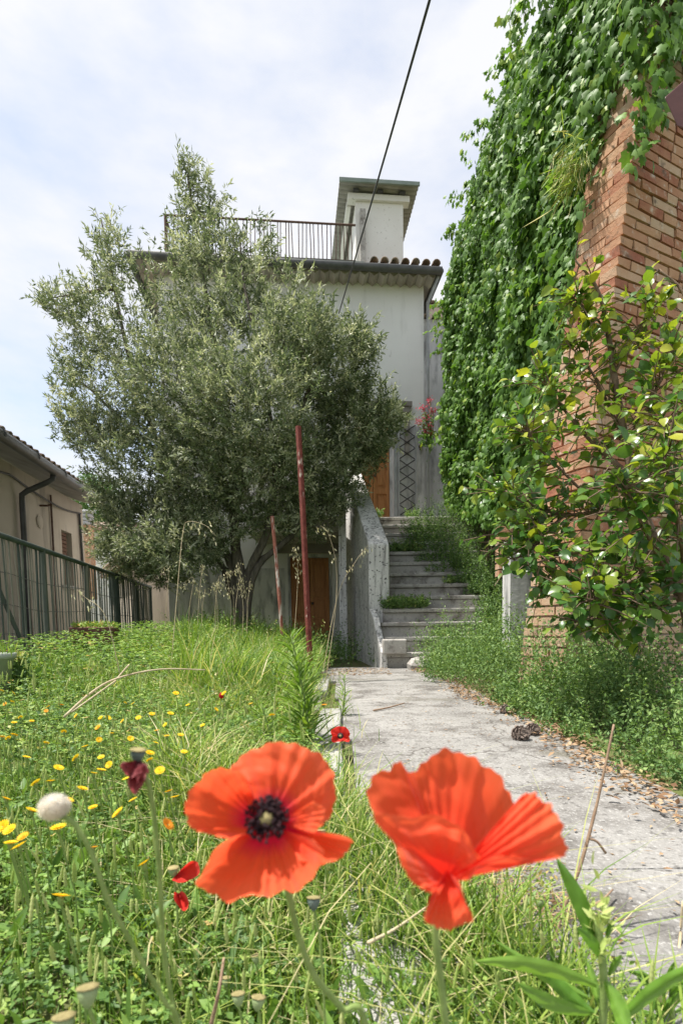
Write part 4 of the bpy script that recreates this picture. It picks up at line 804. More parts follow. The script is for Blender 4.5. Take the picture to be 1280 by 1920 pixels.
# ------------------------------------------------------------------ meadow
def edge_x(y): return np.interp(y, [.4, .8, 1.0, 1.4, 1.9, 3, 5], [.36, .26, .14, -.02, -.12, -.19, -.22])
def scatter(n, y0, y1, pw=1.0, xmax=0.0, xl=None):
    y = y0 + (y1 - y0) * rng.random(n) ** pw; lo = np.maximum(-.72 * y - .25, np.interp(y, [0, 4.2, 9.9], [-2.4, -2.65, -3.75])); hi = edge_x(y) + xmax
    x = lo + (hi - lo) * rng.random(n); return x, y
gr = Heap()
def grass_zone(n, y0, y1, h, w, lean, tlo, thi, pw=1.0, xmax=.0):
    x, y = scatter(n, y0, y1, pw, xmax); p = np.stack([x, y], 1); c = .5 + .5 * vnoise(p, 2.2, 21); c2 = .5 + .5 * vnoise(p, 5, 22)
    hh = rng.uniform(*h, n) * (.35 + 1.0 * c) * np.where(x < -.28 * y - .1, .42, 1.0); dry = .5 + .5 * vnoise(p, 1.4, 23); t = np.clip(rng.uniform(tlo, thi, n) * .75 + .35 * c2 - .08 + (rng.random(n) < .05 + .32 * dry ** 2) * .55, 0, 1)
    blades(gr, x, y, gz(x, y) - .01, hh, rng.uniform(*w, n), np.abs(rng.normal(lean, .25, n)), t)
grass_zone(17000, .45, 1.5, (.04, .17), (.0016, .0042), .55, -.2, .75)
grass_zone(22000, 1.2, 3.2, (.06, .26), (.002, .005), .8, -.1, .9)
grass_zone(19000, 2.8, 7.0, (.15, .48), (.003, .008), .55, -.15, .8)
grass_zone(6500, 5.0, 9.6, (.2, .55), (.004, .010), .5, -.5, .4)
grass_zone(3400, .5, 4.5, (.10, .30), (.0014, .003), 1.2, .95, 1.0)
nk = 700; x, y = rng.normal(-.02, .06, nk), rng.uniform(1.3, 5, nk); x, y = np.where(rng.random(nk) < .25, x + .12, x), np.where(rng.random(nk) < .3, rng.choice([2.3, 2.95, 3.62], nk) + rng.normal(0, .05, nk), y); blades(gr, x + edge_x(y) + .03, y, 0 * x, rng.uniform(.04, .16, nk), rng.uniform(.002, .004, nk), np.abs(rng.normal(.7, .3, nk)), rng.random(nk))
tag(gr.build('meadow_grass', 'grass'), 'long green and straw grass of the overgrown garden', 'grass', kind='stuff')
cl = Heap()
def clover(n, y0, y1, size, hmax, pw=1.0, xmax=0.02, t0=0, t1=.85):
    x, y = scatter(n, y0, y1, pw, xmax); m3 = 3; z = gz(x, y) + rng.uniform(.005, hmax, n); az = rng.uniform(0, 6.28, n); p = np.stack([x, y, z], 1); tt = rng.uniform(t0, t1, n) + (rng.random(n) < .04) * .3
    for j in range(m3):
        a_ = az + j * 2.09 + rng.normal(0, .2, n); ax = np.stack([np.cos(a_), np.sin(a_), rng.normal(.1, .25, n)], 1)
        cl.add(DIAMOND, p, ax, rng.normal(0, .25, (n, 3)) + [0, 0, 1], rng.uniform(*size, n), np.clip(tt, 0, 1), rng.uniform(size[0] * .7, size[1] * .75, n))
clover(10000, .45, 1.6, (.005, .012), .07, t0=-.3, t1=.8); clover(12000, 1.4, 3.5, (.008, .018), .14, t0=-.3, t1=.9); clover(12000, 3.2, 7.5, (.014, .03), .28)
x, y = scatter(1500, .5, 1.5); p = np.stack([x, y, gz(x, y) + rng.uniform(.01, .06, 1500)], 1); cl.add(LANCE, p, rand_unit(1500, .7), rng.normal(0, .3, (1500, 3)) + [0, 0, 1], rng.uniform(.03, .06, 1500), rng.uniform(0, .6, 1500), rng.uniform(.008, .018, 1500))
n = 900; x = rng.uniform(.10, .40, n); y = rng.uniform(.62, 1.3, n); p = np.stack([x, y, .012 + rng.uniform(.005, .05, n)], 1); cl.add(DIAMOND, p, rand_unit(n, .2), rng.normal(0, .3, (n, 3)) + [0, 0, 1], rng.uniform(.008, .016, n), rng.uniform(.55, 1, n), rng.uniform(.006, .010, n))
tag(cl.build('ground_cover', 'herb'), 'low clover and broad leaves between the grass', 'ground cover', kind='stuff')
sp = Heap(); ss = Heap()
def spikes(n, y0, y1, hh, L_, w_, pw=1.0):
    x, y = scatter(n, y0, y1, pw, -.02); z0 = gz(x, y); h = rng.uniform(*hh, n); ax = rng.normal(0, .16, (n, 3)) + [0, 0, 1]; ax = unit(ax); base_ = np.stack([x, y, z0], 1)
    blades(ss, x, y, z0, h, np.full(n, .0016), np.zeros(n) + .02, rng.uniform(.1, .6, n))
    sp.add(SPIKE, base_ + np.array([0, 0, 1.0]) * (h * .97)[:, None], ax, rand_unit(n), rng.uniform(*L_, n), rng.random(n), rng.uniform(*w_, n), True)
spikes(1300, .5, 1.7, (.04, .16), (.016, .036), (.0036, .0056)); spikes(260, 1.5, 3.2, (.12, .24), (.03, .05), (.006, .008))
tag(sp.build('grass_spikes', 'spike'), 'pale green foxtail seed heads standing in the grass', 'seed heads', kind='stuff'); tag(ss.build('spike_stems', 'grass'), 'thin stems under the foxtail seed heads', 'grass stems', kind='stuff')
# leaf litter along the path
lt_ = Heap(); n = 2600; y = rng.uniform(1.2, 6.1, n); x = .95 + .05 * np.sin(y * 3) + rng.normal(0, .06, n) - .03; lt_.add(DIAMOND, np.stack([x, y, .018 + rng.uniform(0, .02, n)], 1), rng.normal(0, 1, (n, 3)) * [1, 1, .15], rng.normal(0, .35, (n, 3)) + [0, 0, 1], rng.uniform(.012, .035, n), rng.random(n), rng.uniform(.006, .018, n))
n = 500; y = rng.uniform(5.3, 6.15, n); x = rng.uniform(-.3, .5, n); lt_.add(DIAMOND, np.stack([x, y, .02 + 0 * x], 1), rng.normal(0, 1, (n, 3)) * [1, 1, .1], rng.normal(0, .3, (n, 3)) + [0, 0, 1], rng.uniform(.015, .05, n), rng.random(n), rng.uniform(.006, .016, n))
n = 420; y = rng.uniform(.75, 4.5, n); x = rng.uniform(.2, .9, n); lt_.add(DIAMOND, np.stack([x, y, .017 + 0 * x], 1), rng.normal(0, 1, (n, 3)) * [1, 1, .05], rng.normal(0, .2, (n, 3)) + [0, 0, 1], rng.uniform(.008, .025, n), rng.random(n), rng.uniform(.002, .008, n))
n = 900; y = rng.uniform(.8, 1.4, n); x = edge_x(y) + .10 + rng.normal(0, .05, n); lt_.add(DIAMOND, np.stack([x, y, .018 + rng.uniform(0, .015, n)], 1), rng.normal(0, 1, (n, 3)) * [1, 1, .15], rng.normal(0, .3, (n, 3)) + [0, 0, 1], rng.uniform(.02, .06, n), rng.random(n), .003)
tag(lt_.build('leaf_litter', 'litter'), 'brown dead leaves and needles along the path edges', 'leaf litter', kind='stuff')

# ------------------------------------------------------------------ rusty poles, pots
def pole(name, a, b, r, mat, label):
    o = Geo().tube([a, a.lerp(b, .35), a.lerp(b, .7) + Vector((.004, 0, 0)), b], r, 8).build(name, mat, smooth=False); tag(o, label, 'pole', 'rusty poles in the grass')
a = P(584, 1290, 4.6); a.z = gzf(a.x, a.y) - .1; pole('rusty_pole', a, P(559, 800, 4.75), .0255, 'rust', 'tall dark red rusty pole standing in front of the olive tree')
a = P(534, 1195, 6.3); a.z = gzf(a.x, a.y) - .1; pole('rusty_pole', a, P(510, 968, 6.3), .021, 'rust_white', 'shorter rusty pole with flaking white paint left of the tall one')
pt = empty('flower_pot', (*P(-22, 1290, 2.75).xy, gzf(*P(-22, 1290, 2.75).xy)), label='grey-green plastic flower pot cut by the left edge', cat='pot')
topz = P(0, 1225, 2.75).z - pt.location.z
Geo().lathe([(.06, .0), (.085, .0), (.125, topz - .03), (.135, topz - .028), (.138, topz), (.125, topz), (.115, topz - .03), (.02, topz - .03)], 20).build('pot_body', 'pot', pt, True)
h1 = Heap(); n = 200; h1.add(DIAMOND, np.array([0, 0, topz]) + rng.normal(0, .05, (n, 3)) * [1, 1, .3], rng.normal(0, .4, (n, 3)) + [0, 0, 1], rand_unit(n), rng.uniform(.05, .10, n), rng.uniform(.3, .8, n), .008); tag(h1.build('potted_grass', 'grass', pt), kind='stuff')
yp = empty('yellow_plant', (*P(38, 1262, 2.9).xy, gzf(*P(38, 1262, 2.9).xy)), label='small plant with a yellow flower cluster beside the flower pot', cat='plant')
q = P(35, 1230, 2.9) - yp.location; h1, h2 = Heap(), Heap(); n = 90; h1.add(DIAMOND, np.array(q) + rng.normal(0, .02, (n, 3)) * [1.3, 1, .7], rand_unit(n, .5), rand_unit(n), rng.uniform(.012, .025, n), rng.uniform(.8, .95, n), .014)
n = 160; h2.add(DIAMOND, np.array(q) * rng.uniform(.05, .9, (n, 1)) + rng.normal(0, .035, (n, 3)), rand_unit(n), rand_unit(n, .5), rng.uniform(.03, .06, n), rng.random(n) * .4, .025); Geo().tube([(0, 0, 0), q], .006, 5).build('stem', 'stem', yp); tag(h1.build('flowers', 'grass', yp), kind='stuff'); tag(h2.build('leaves', 'weed', yp), kind='stuff')
tr_p = P(180, 1212, 5.2); tr = empty('planter_trough', (tr_p.x, tr_p.y, gzf(tr_p.x, tr_p.y)), R(8), label='dark red planter trough with low green plants by the fence', cat='planter')
tr.location.z += .10; tz = P(180, 1176, 5.2).z - tr.location.z; tg = Geo().box(-.19, .19, -.09, .09, 0, tz - .05).box(-.205, .205, -.105, .105, tz - .049, tz); bevel(tg.build('trough_body', 'trough', tr), .008)
h1 = Heap(); n = 500; h1.add(DIAMOND, np.array([0, 0, tz + .015]) + rng.uniform(-1, 1, (n, 3)) * [.19, .09, .025], rand_unit(n, .7), rand_unit(n, .5), rng.uniform(.02, .045, n), rng.uniform(.4, 1, n), .02); h1.build('plants', 'herb', tr)

# ------------------------------------------------------------------ tall weeds, oats, dry stalks
def tall_weed(px, py, top, n, L_, label, droop=.5, mat='grass', nm='tall_weed', z=None):
    b_ = G(px, py, 0); b_ = G(px, py, gzf(b_.x, b_.y)); e = empty(nm, b_, label=label, cat='weed', group='tall leafy weeds')
    tp_ = P(*top, b_.y) - b_; c = catmull([Vector((0, 0, -.02)), tp_ * .5 + Vector((.01, 0, 0)), tp_], 6)
    Geo().tube(c, [.005 - .003 * i / len(c) for i in range(len(c))], 5).build('stem', 'stem', e, True)
    h = Heap(); k = np.linspace(.08, 1, n); pos = np.array([np.array(c[0]) + (np.array(c[-1]) - np.array(c[0])) * t for t in k]); a_ = np.arange(n) * 2.4 + rng.normal(0, .3, n)
    ax = np.stack([np.cos(a_), np.sin(a_), rng.normal(.75, .25, n) - droop * .3], 1); s = L_ * (1 - .55 * k) * rng.uniform(.8, 1.2, n)
    h.add(LANCE, pos, ax, np.tile([0, 0, 1.0], (n, 1)) + rng.normal(0, .2, (n, 3)), s, rng.uniform(.15, .6, n), s * .11); h.build('leaves', mat, e, True)
tall_weed(585, 1420, (545, 1190), 110, .17, 'tall bright green leafy weed in front of the rusty pole'); tall_weed(560, 1400, (570, 1235), 60, .14, 'leafy weed leaning beside the tall bright one')
tall_weed(640, 1345, (645, 1265), 40, .10, 'small leafy weed growing over the kerb near the stairs'); tall_weed(510, 1430, (490, 1320), 50, .12, 'low leafy weed left of the tall bright green one')
def oat(pts, Y, heads, label, r=.0022):
    b_ = P(*pts[0], Y); b_.z = gzf(b_.x, b_.y); e = empty('wild_oat', b_, label=label, cat='grass stalk', group='wild oat stalks')
    c = catmull([Vector((0, 0, 0))] + [P(*q, Y) - b_ for q in pts[1:]], 6); Geo().tube(c, [r * (1.3 - .9 * i / len(c)) for i in range(len(c))], 4).build('stem', 'straw', e)
    h = Heap(); n = heads; i0 = int(len(c) * .55); ii = rng.integers(i0, len(c), n); p = np.array([c[i] for i in ii]) + rng.normal(0, .022, (n, 3)) + [0, 0, -.015]
    h.add(LANCE, p, rng.normal(0, .35, (n, 3)) + [.25, 0, -1], rand_unit(n), rng.uniform(.022, .035, n), rng.random(n), rng.uniform(.007, .010, n)); tag(h.build('spikelets', 'oat', e), kind='stuff')
oat([(315, 1225), (335, 1080), (343, 1000), (352, 978), (385, 985), (405, 1005)], 3.6, 26, 'tall wild oat stalk with drooping tip at the left of the tree')
oat([(608, 1285), (628, 1150), (630, 1060), (615, 1000), (600, 985)], 4.3, 26, 'wild oat stalk arching before the lower door')
oat([(600, 1290), (632, 1120), (665, 1055), (690, 1022)], 4.3, 26, 'straw coloured wild oat stalk crossing the parapet'); oat([(545, 1240), (556, 1130), (558, 1060), (552, 1025)], 5.0, 60, 'dense pale wild oat head before the lower door')
oat([(230, 1225), (200, 1160), (160, 1120), (145, 1105)], 3.2, 16, 'thin wild oat leaning left in front of the fence')
for i in range(16):
    px = random.uniform(300, 480); Y = random.uniform(5.2, 6.6); t_ = random.uniform(1050, 1110); oat([(px, 1200), (px + 4, 1140), (px + random.uniform(-8, 12), t_), (px + random.uniform(-14, 18), t_ + 8)], Y, 22, 'hazy wild oat stalk among others before the olive trunk')
def stalk(name, pts, r, mat, label, cat='stalk', kids=()):
    c = catmull(pts, 6); g = Geo().tube(c, [r * (1 - .5 * i / len(c)) for i in range(len(c))], 6)
    for k_ in kids: g.tube(catmull(k_, 4), r * .6, 5)
    tag(g.build(name, mat, smooth=True), label, cat)
stalk('dry_stalk', [P(120, 1345, 1.75), P(170, 1300, 1.8), P(220, 1272, 1.85), P(300, 1255, 1.95), P(385, 1256, 2.05)], .0052, 'straw', 'long pale dry stalk arching over the left grass', kids=([P(135, 1335, 1.74), P(180, 1303, 1.8), P(218, 1276, 1.84)], [P(220, 1272, 1.85), P(232, 1258, 1.87), P(243, 1246, 1.88)]))
stalk('dry_stalk', [G(1026, 1812, 0), P(1050, 1720, .80), P(1085, 1630, .81), P(1115, 1520, .83), P(1135, 1430, .84), P(1150, 1358, .85)], .0034, 'dry_stalk', 'brown dry stem rising across the path at right', kids=([P(1100, 1572, .82), P(1118, 1578, .82), P(1135, 1600, .82)],))
stalk('dry_stalk', [G(1268, 1830, 0), P(1274, 1760, .78), P(1279, 1690, .78)], .003, 'straw', 'short dry stem at the right picture edge')
stalk('dry_stalk', [P(690, 1768, .62), P(740, 1742, .66), P(800, 1700, .72)], .0026, 'straw', 'pale dry stem lying under the right poppy'); stalk('dry_stalk', [P(395, 1925, .5), P(410, 1860, .5), P(420, 1795, .52)], .0024, 'dry_stalk', 'short brown broken stem between the seed pods')
stalk('twig', [G(700, 1332, .02), G(730, 1326, .022), G(758, 1318, .03)], .006, 'dry_stalk', 'dead twig lying on the far part of the path', 'twig'); stalk('twig', [G(1100, 1700, .02), G(1125, 1690, .03), G(1148, 1668, .03)], .003, 'dry_stalk', 'small twig lying on the near path', 'twig')
# pine cones on the path edge
def cone(p, r, label, ang):
    e = Geo(); M0 = Matrix.Translation(p) @ Matrix.Rotation(R(70), 4, 'X') @ Matrix.Rotation(ang, 4, 'Z'); e.lathe([(r * .3, -r), (r * .62, -r * .5), (r * .6, .1 * r), (r * .2, r)], 8, M0)
    for i in range(46):
        t = i / 46; a_ = i * 2.4; zz = -r + 2 * r * t; rr = r * (.75 * math.sin(math.pi * (t * .85 + .12)) + .12); M = M0 @ Matrix.Rotation(a_, 4, 'Z') @ Matrix.Translation((rr, 0, zz)) @ Matrix.Rotation(R(-35), 4, 'Y')
        bx = Geo().box(-.22 * r, .26 * r, -.2 * r, .2 * r, -.05 * r, .07 * r); e.add([M @ Vector(q) for q in bx.v], bx.f)
    tag(e.build('pine_cone', 'cone'), label, 'pine cone', 'pine cones on the path edge')
q = G(975, 1392, 0); cone(q + Vector((0, 0, .035)), .036, 'grey open pine cone on the right path edge', .3); q = G(1003, 1388, 0); cone(q + Vector((.01, .06, .03)), .032, 'dark pine cone half under the weeds beside the grey one', 1.3); q = G(948, 1342, 0); cone(q + Vector((0, 0, .03)), .032, 'pine cone farther up the path under the weeds', 2.2)

# ------------------------------------------------------------------ yellow flowers
ypx = [(10, 1320), (24, 1316), (25, 1299), (4, 1295), (39, 1345), (27, 1355), (91, 1325), (87, 1333), (115, 1322), (27, 1378), (16, 1384), (4, 1382), (143, 1342), (189, 1346), (203, 1346), (235, 1318), (250, 1319), (260, 1346), (285, 1339),
       (184, 1364), (186, 1387), (294, 1370), (87, 1393), (143, 1421), (190, 1420), (205, 1434), (190, 1444), (176, 1450), (281, 1412), (281, 1425), (68, 1468), (95, 1465), (155, 1479), (292, 1393), (12, 1498), (175, 1514), (222, 1524), (7, 1549),
       (19, 1556), (44, 1569), (21, 1581), (37, 1587), (110, 1552), (174, 1590), (271, 1619), (314, 1546), (317, 1484), (328, 1495), (114, 1681), (310, 1359), (313, 1380), (339, 1378), (287, 1338), (608, 1322), (510, 1341), (449, 1225), (352, 1322), (330, 1300), (405, 1330), (60, 1352), (120, 1372), (160, 1400), (230, 1352), (245, 1385), (320, 1338), (110, 1440), (50, 1420), (240, 1460), (345, 1410), (300, 1445), (130, 1500), (60, 1520), (250, 1500), (210, 1375), (420, 1300), (470, 1320), (380, 1360)]
def flower_head(name='petals'):
    V, T = [], []; n = 18
    for ring, (l, up, m) in enumerate(((1, .25, n), (.68, .5, 14), (.35, .8, 9))):
        for j in range(m):
            a_ = 2 * math.pi * (j + .5 * ring) / m; d = np.array([math.cos(a_), math.sin(a_), up]); s_ = np.array([-math.sin(a_), math.cos(a_), 0]) * .13; b = len(V)
            V += [d * .05, d * l * .7 - s_, d * l * .7 + s_, d * l]; T += [(b, b + 1, b + 3), (b, b + 3, b + 2)]
    return np_mesh(name, np.array(V), np.array(T), np.zeros(len(V)))
fh = flower_head(); fh.materials.append(MATS['yellow']); cal = Geo().lathe([(.08, -1.0), (.34, -.8), (.4, -.2), (.3, .1)], 7).mesh('calyx', True); cal.materials.append(MATS['stem'])
for i, (px, py) in enumerate(ypx):
    hgt = .235 if py > 1300 else .3; p = G(px, py, hgt)
    if p.y < 0 or p.y > 6: p = P(px, py, 3.0)
    z0 = gzf(p.x, p.y); e = empty('yellow_flower', (p.x + .01, p.y + .02, z0), label=('tiny yellow flower far back near the olive trunk' if py < 1260 else 'yellow flower beside the kerb near the small red poppy' if px > 600 else 'yellow flower left of the tall bright green weed' if px > 500 else 'lowest yellow flower, in the near grass at lower left' if py > 1660 else 'yellow flower just left of the shedding red poppy' if (px, py) == (271, 1619) else 'small yellow daisy-like flower on a thin stem in the left meadow'), cat='flower', group='yellow flowers in the left meadow')
    t_ = p - e.location; Geo().tube([(0, 0, 0), t_ * .5 + Vector((.008, 0, 0)), t_ - Vector((0, 0, .006))], .0013, 4).build('stem', 'stem', e)
    s = random.uniform(.0075, .0118); o = link('petals', fh, e); o.location = t_; o.scale = (s, s, s * .8); o.rotation_euler = (random.uniform(-.2, .95), random.uniform(-.6, .6), i)
    o = link('calyx', cal, e); o.location = t_ - Vector((0, 0, .001)); o.scale = (.008, .008, .008)

# ------------------------------------------------------------------ poppies
def petal(base_px, outline, dB, dR, name, parent, mat, ruf=.0022, bow=0.0, nu=130, nv=34, seed=0, pw=1.4, lift=0.0):
    """petal surface: base point, rim outline (photo px), depths of base and rim, rippled rim"""
    r = random.Random(seed); ol = catmull([Vector((x, y, 0)) for x, y in outline], 8); m = len(ol); V, ti, rib = [], [], []
    ph = [r.uniform(0, 6.28) for _ in range(4)]; dR = dR if hasattr(dR, '__len__') else (dR, dR)
    for j in range(nv + 1):
        v = j / nv
        for i in range(nu + 1):
            u = i / nu; f_ = u * (m - 1); a_ = int(min(f_, m - 2)); o_ = ol[a_].lerp(ol[a_ + 1], f_ - a_)
            jag = 1 + (.012 * math.sin(u * 61 + ph[0]) + .010 * math.sin(u * 113 + ph[1]) + .014 * math.sin(u * 27 + ph[2])) * v ** 4
            px = base_px[0] + (o_.x - base_px[0]) * v * jag; py = base_px[1] + (o_.y - base_px[1]) * v * jag - lift * math.sin(math.pi * v)
            dr = dR[0] + (dR[1] - dR[0]) * u
            Y = dB + (dr - dB) * v ** pw + bow * math.sin(math.pi * v) + v * v * (ruf * math.sin(u * 17 + ph[2]) + ruf * .6 * math.sin(u * 33 + ph[3])) + v * (.0005 + .0004 * math.sin(u * 7 + ph[1])) * math.sin(u * 88 + 2.5 * math.sin(u * 6 + ph[0]) + 1.2 * v) + v * .0016 * math.sin(u * 13 + v * 11 + ph[0]) * math.sin(u * 6 - v * 8 + ph[1]) + v * .0005 * math.sin(u * 47 + v * 21 + ph[2]) * math.sin(v * 25 + u * 9)
            V.append(P(px, py, Y) - parent.location); ti.append(v); rib.append(u)
    T = []
    for j in range(nv):
        for i in range(nu):
            a_, b_, c_, d_ = j * (nu + 1) + i, j * (nu + 1) + i + 1, (j + 1) * (nu + 1) + i + 1, (j + 1) * (nu + 1) + i; T += [(a_, b_, c_), (a_, c_, d_)]
    return link(name, np_mesh(name, np.array([tuple(p) for p in V]), np.array(T), np.array(ti), True, {'rib': np.array(rib)}), parent, mat)
def stem_to_ground(e, pts, r, mat='stem', name='stem', hairs=True):
    c = catmull([q - e.location for q in pts], 8); g = Geo().tube(c, r, 8)
    if hairs:
        for k_ in range(len(c) * 4):
            q = c[random.randrange(len(c))]; d = Vector((random.gauss(0, 1), random.gauss(0, 1), random.gauss(0, .4))).normalized(); g.tube([q, q + d * r * 2.6], [.00012, .00005], 3, False)
    return g.build(name, mat, e, True)
D1 = .27
pop = empty('poppy', P(500, 1560, D1), label='big open orange-red poppy facing the camera with dark centre', cat='poppy', group='large poppies in front')
petal((505, 1540), [(440, 1500), (432, 1452), (455, 1415), (500, 1396), (548, 1394), (590, 1408), (618, 1440), (631, 1480), (622, 1520), (608, 1545), (580, 1560)], D1, .281, 'petal', pop, 'petal', .003, -.004, seed=1)
petal((492, 1545), [(470, 1475), (452, 1448), (420, 1441), (388, 1450), (358, 1480), (348, 1520), (356, 1550), (385, 1562), (420, 1572), (455, 1575)], D1 - .001, .259, 'petal', pop, 'petal', .0026, .006, seed=2)
petal((505, 1548), [(440, 1568), (405, 1590), (378, 1640), (368, 1660), (400, 1678), (428, 1690), (470, 1678), (500, 1684), (530, 1668), (560, 1672), (590, 1640), (605, 1600), (590, 1575)], D1 - .002, .245, 'petal', pop, 'petal', .0026, .004, seed=3)
petal((520, 1545), [(560, 1612), (600, 1622), (640, 1606), (657, 1590), (655, 1572), (620, 1563), (590, 1565), (600, 1545), (608, 1520), (590, 1500)], D1 - .003, .252, 'petal', pop, 'petal', .002, .004, seed=4)
cen = P(500, 1535, D1 - .008) - pop.location; Mc = Matrix.Translation(cen) @ Matrix.Rotation(R(68), 4, 'X')
Geo().lathe([(.001, -.012), (.0035, -.010), (.0034, -.002), (.0036, .001), (.0028, .0024), (.0006, .0036)], 16, Mc, .14, 8).build('capsule', 'capsule_cap', pop, True)
g = Geo()
for i in range(330):
    a_ = random.uniform(0, 6.28); rr = random.uniform(.0030, .0112); q0 = Mc @ Vector((.004 * math.cos(a_), .004 * math.sin(a_), -.010)); q1 = Mc @ Vector((rr * math.cos(a_), rr * math.sin(a_), random.uniform(-.005, .004)))
    g.tube([q0, q0.lerp(q1, .6), q1], .0002, 3, False); M = Matrix.Translation(q1) @ Matrix.Rotation(random.uniform(0, 3), 4, 'X') @ Matrix.Rotation(random.uniform(0, 3), 4, 'Z'); g.lathe([(.0002, -.0011), (.0008, -.0005), (.0008, .0005), (.0002, .0011)], 5, M)
g.build('stamens', 'stamen', pop)
stem_to_ground(pop, [P(520, 1585, D1 + .006), P(540, 1670, D1 + .012), P(558, 1750, .285), P(590, 1830, .29), P(640, 1890, .295), P(690, 1960, .30), Vector((.02, .33, 0))], .0019)
D2 = .235
pop = empty('poppy', P(835, 1640, D2), label='big orange-red poppy seen from the side, at the right', cat='poppy', group='large poppies in front')
petal((836, 1650), [(700, 1530), (690, 1490), (702, 1455), (730, 1437), (752, 1430), (764, 1448), (785, 1436), (812, 1416), (850, 1408), (890, 1420), (925, 1448), (950, 1480), (964, 1512), (955, 1560)], D2, (.252, .262), 'petal', pop, 'petal_plain', .0030, .010, seed=5)
petal((838, 1652), [(955, 1530), (965, 1505), (985, 1489), (1008, 1490), (1030, 1512), (1050, 1545), (1061, 1580), (1056, 1606), (1010, 1609), (960, 1605), (915, 1612), (880, 1650)], D2 - .001, (.245, .222), 'petal', pop, 'petal_plain', .0022, -.006, seed=6)
petal((838, 1648), [(900, 1610), (870, 1560), (820, 1530), (760, 1530), (715, 1525), (698, 1530), (712, 1552), (738, 1580), (752, 1622), (772, 1652), (800, 1672), (822, 1676)], D2 - .002, (.226, .212), 'petal', pop, 'petal_plain', .0018, -.006, seed=7)
petal((838, 1630), [(812, 1665), (800, 1700), (795, 1722), (812, 1738), (840, 1742), (866, 1735), (886, 1721), (872, 1690), (862, 1655)], D2 - .004, .216, 'petal', pop, 'petal_plain', .0015, -.004, seed=8)
stem_to_ground(pop, [P(842, 1650, D2 + .004), P(822, 1700, D2 + .006), P(816, 1750, D2 + .006), P(826, 1840, .245), P(836, 1930, .25), P(845, 2050, .26), Vector((.06, .30, 0))], .0019)
# small poppy by the kerb
D3 = 1.5; pop = empty('poppy', P(638, 1380, D3), label='small distant red poppy beside the kerb', cat='poppy')
for i, (ol, s) in enumerate(([[(622, 1380), (620, 1370), (630, 1363), (640, 1362), (650, 1365), (656, 1376), (652, 1384)], 1], [[(624, 1378), (621, 1386), (625, 1392), (640, 1390), (654, 1391), (655, 1383), (650, 1376)], 2])): petal((638, 1379), ol, D3, D3 - .012 if i else D3 + .006, 'petal', pop, 'petal_red', .002, 0, 24, 8, s + 20)
Geo().lathe([(.001, 0), (.006, .002), (.009, .006), (.004, .010), (.001, .011)], 8, Matrix.Translation(P(638, 1380, D3 - .01) - pop.location) @ Matrix.Rotation(R(75), 4, 'X')).build('stamens', 'stamen', pop, True)
Geo().lathe([(.001, 0), (.004, .001), (.004, .004), (.001, .005)], 8, Matrix.Translation(P(638, 1380, D3 - .018) - pop.location) @ Matrix.Rotation(R(75), 4, 'X')).build('capsule', 'capsule_cap', pop, True)
q = G(632, 1470, .05); stem_to_ground(pop, [P(638, 1384, D3), P(636, 1420, D3), Vector((P(634, 1450, D3).x, D3, .0))], .0014, hairs=False)
# poppy shedding its petals, low on the left
D4 = .62; pop = empty('poppy', P(335, 1650, D4), label='red poppy shedding its last petals behind the big open one', cat='poppy')
petal((330, 1640), [(322, 1650), (335, 1655), (352, 1652), (372, 1640), (374, 1622), (362, 1614), (350, 1620), (342, 1630)], D4, D4 - .012, 'petal', pop, 'petal_red', .0015, 0, 24, 8, 31)
petal((335, 1675), [(327, 1672), (326, 1685), (334, 1698), (344, 1708), (354, 1700), (352, 1684), (346, 1674), (340, 1671)], D4 + .004, D4 - .012, 'petal', pop, 'petal_red', .0015, 0, 24, 8, 32)
def capsule_parts(e, p, s, M=None, body='capsule'):
    M = Matrix.Translation(p - e.location) @ (M or Matrix.Identity(4)) @ Matrix.Scale(s, 4)
    Geo().lathe([(.12, -1.25), (.30, -1.15), (.62, -.7), (.86, -.1), (.88, .25), (.78, .42)], 14, M).build('pod', body, e, True)
    Geo().lathe([(.70, .40), (1.0, .45), (1.02, .54), (.8, .62), (.2, .72), (.02, .73)], 16, M, .04, 8).build('pod_cap', 'capsule_cap', e, True)
capsule_parts(pop, P(325, 1632, D4), .0068); stem_to_ground(pop, [P(325, 1640, D4), P(332, 1700, D4), P(345, 1800, D4), Vector((-.14, D4, 0))], .0012)
def pod(px, py, Y, s, label, body='capsule', bx=0):
    p = P(px, py, Y); e = empty('poppy_pod', (p.x, p.y, p.z), label=label, cat='seed pod', group='poppy seed pods'); capsule_parts(e, p, s, Matrix.Rotation(R(random.uniform(-10, 10)), 4, 'Y') @ Matrix.Rotation(R(-16), 4, 'X'), body)
    stem_to_ground(e, [p - Vector((0, 0, s * 1.1)), p + Vector((.006 + bx * .5, .004, -.06)), Vector((p.x + .01 + bx, p.y + .02, 0))], s * .17, 'stem')
pod(165, 1862, .31, .0068, 'large green poppy pod at the lower left'); pod(120, 1917, .31, .0070, 'green poppy pod cut by the lower picture edge'); pod(447, 1870, .47, .0066, 'green poppy pod, left one of the pair below the big poppy'); pod(484, 1877, .48, .0070, 'green poppy pod, right one of the pair below the big poppy')
pod(480, 1796, .60, .0060, 'small round green pod above the pair of pods'); pod(424, 1838, .60, .0058, 'small narrow green pod left of the round one'); pod(588, 1690, .44, .0062, 'grey-blue dried poppy pod beside the big poppy stem', 'grey_capsule'); pod(602, 1562, .8, .008, 'dull green pod at the left edge of the big poppy petals')
pod(1012, 1690, .72, .007, 'round green pod near the path edge under the right poppy')
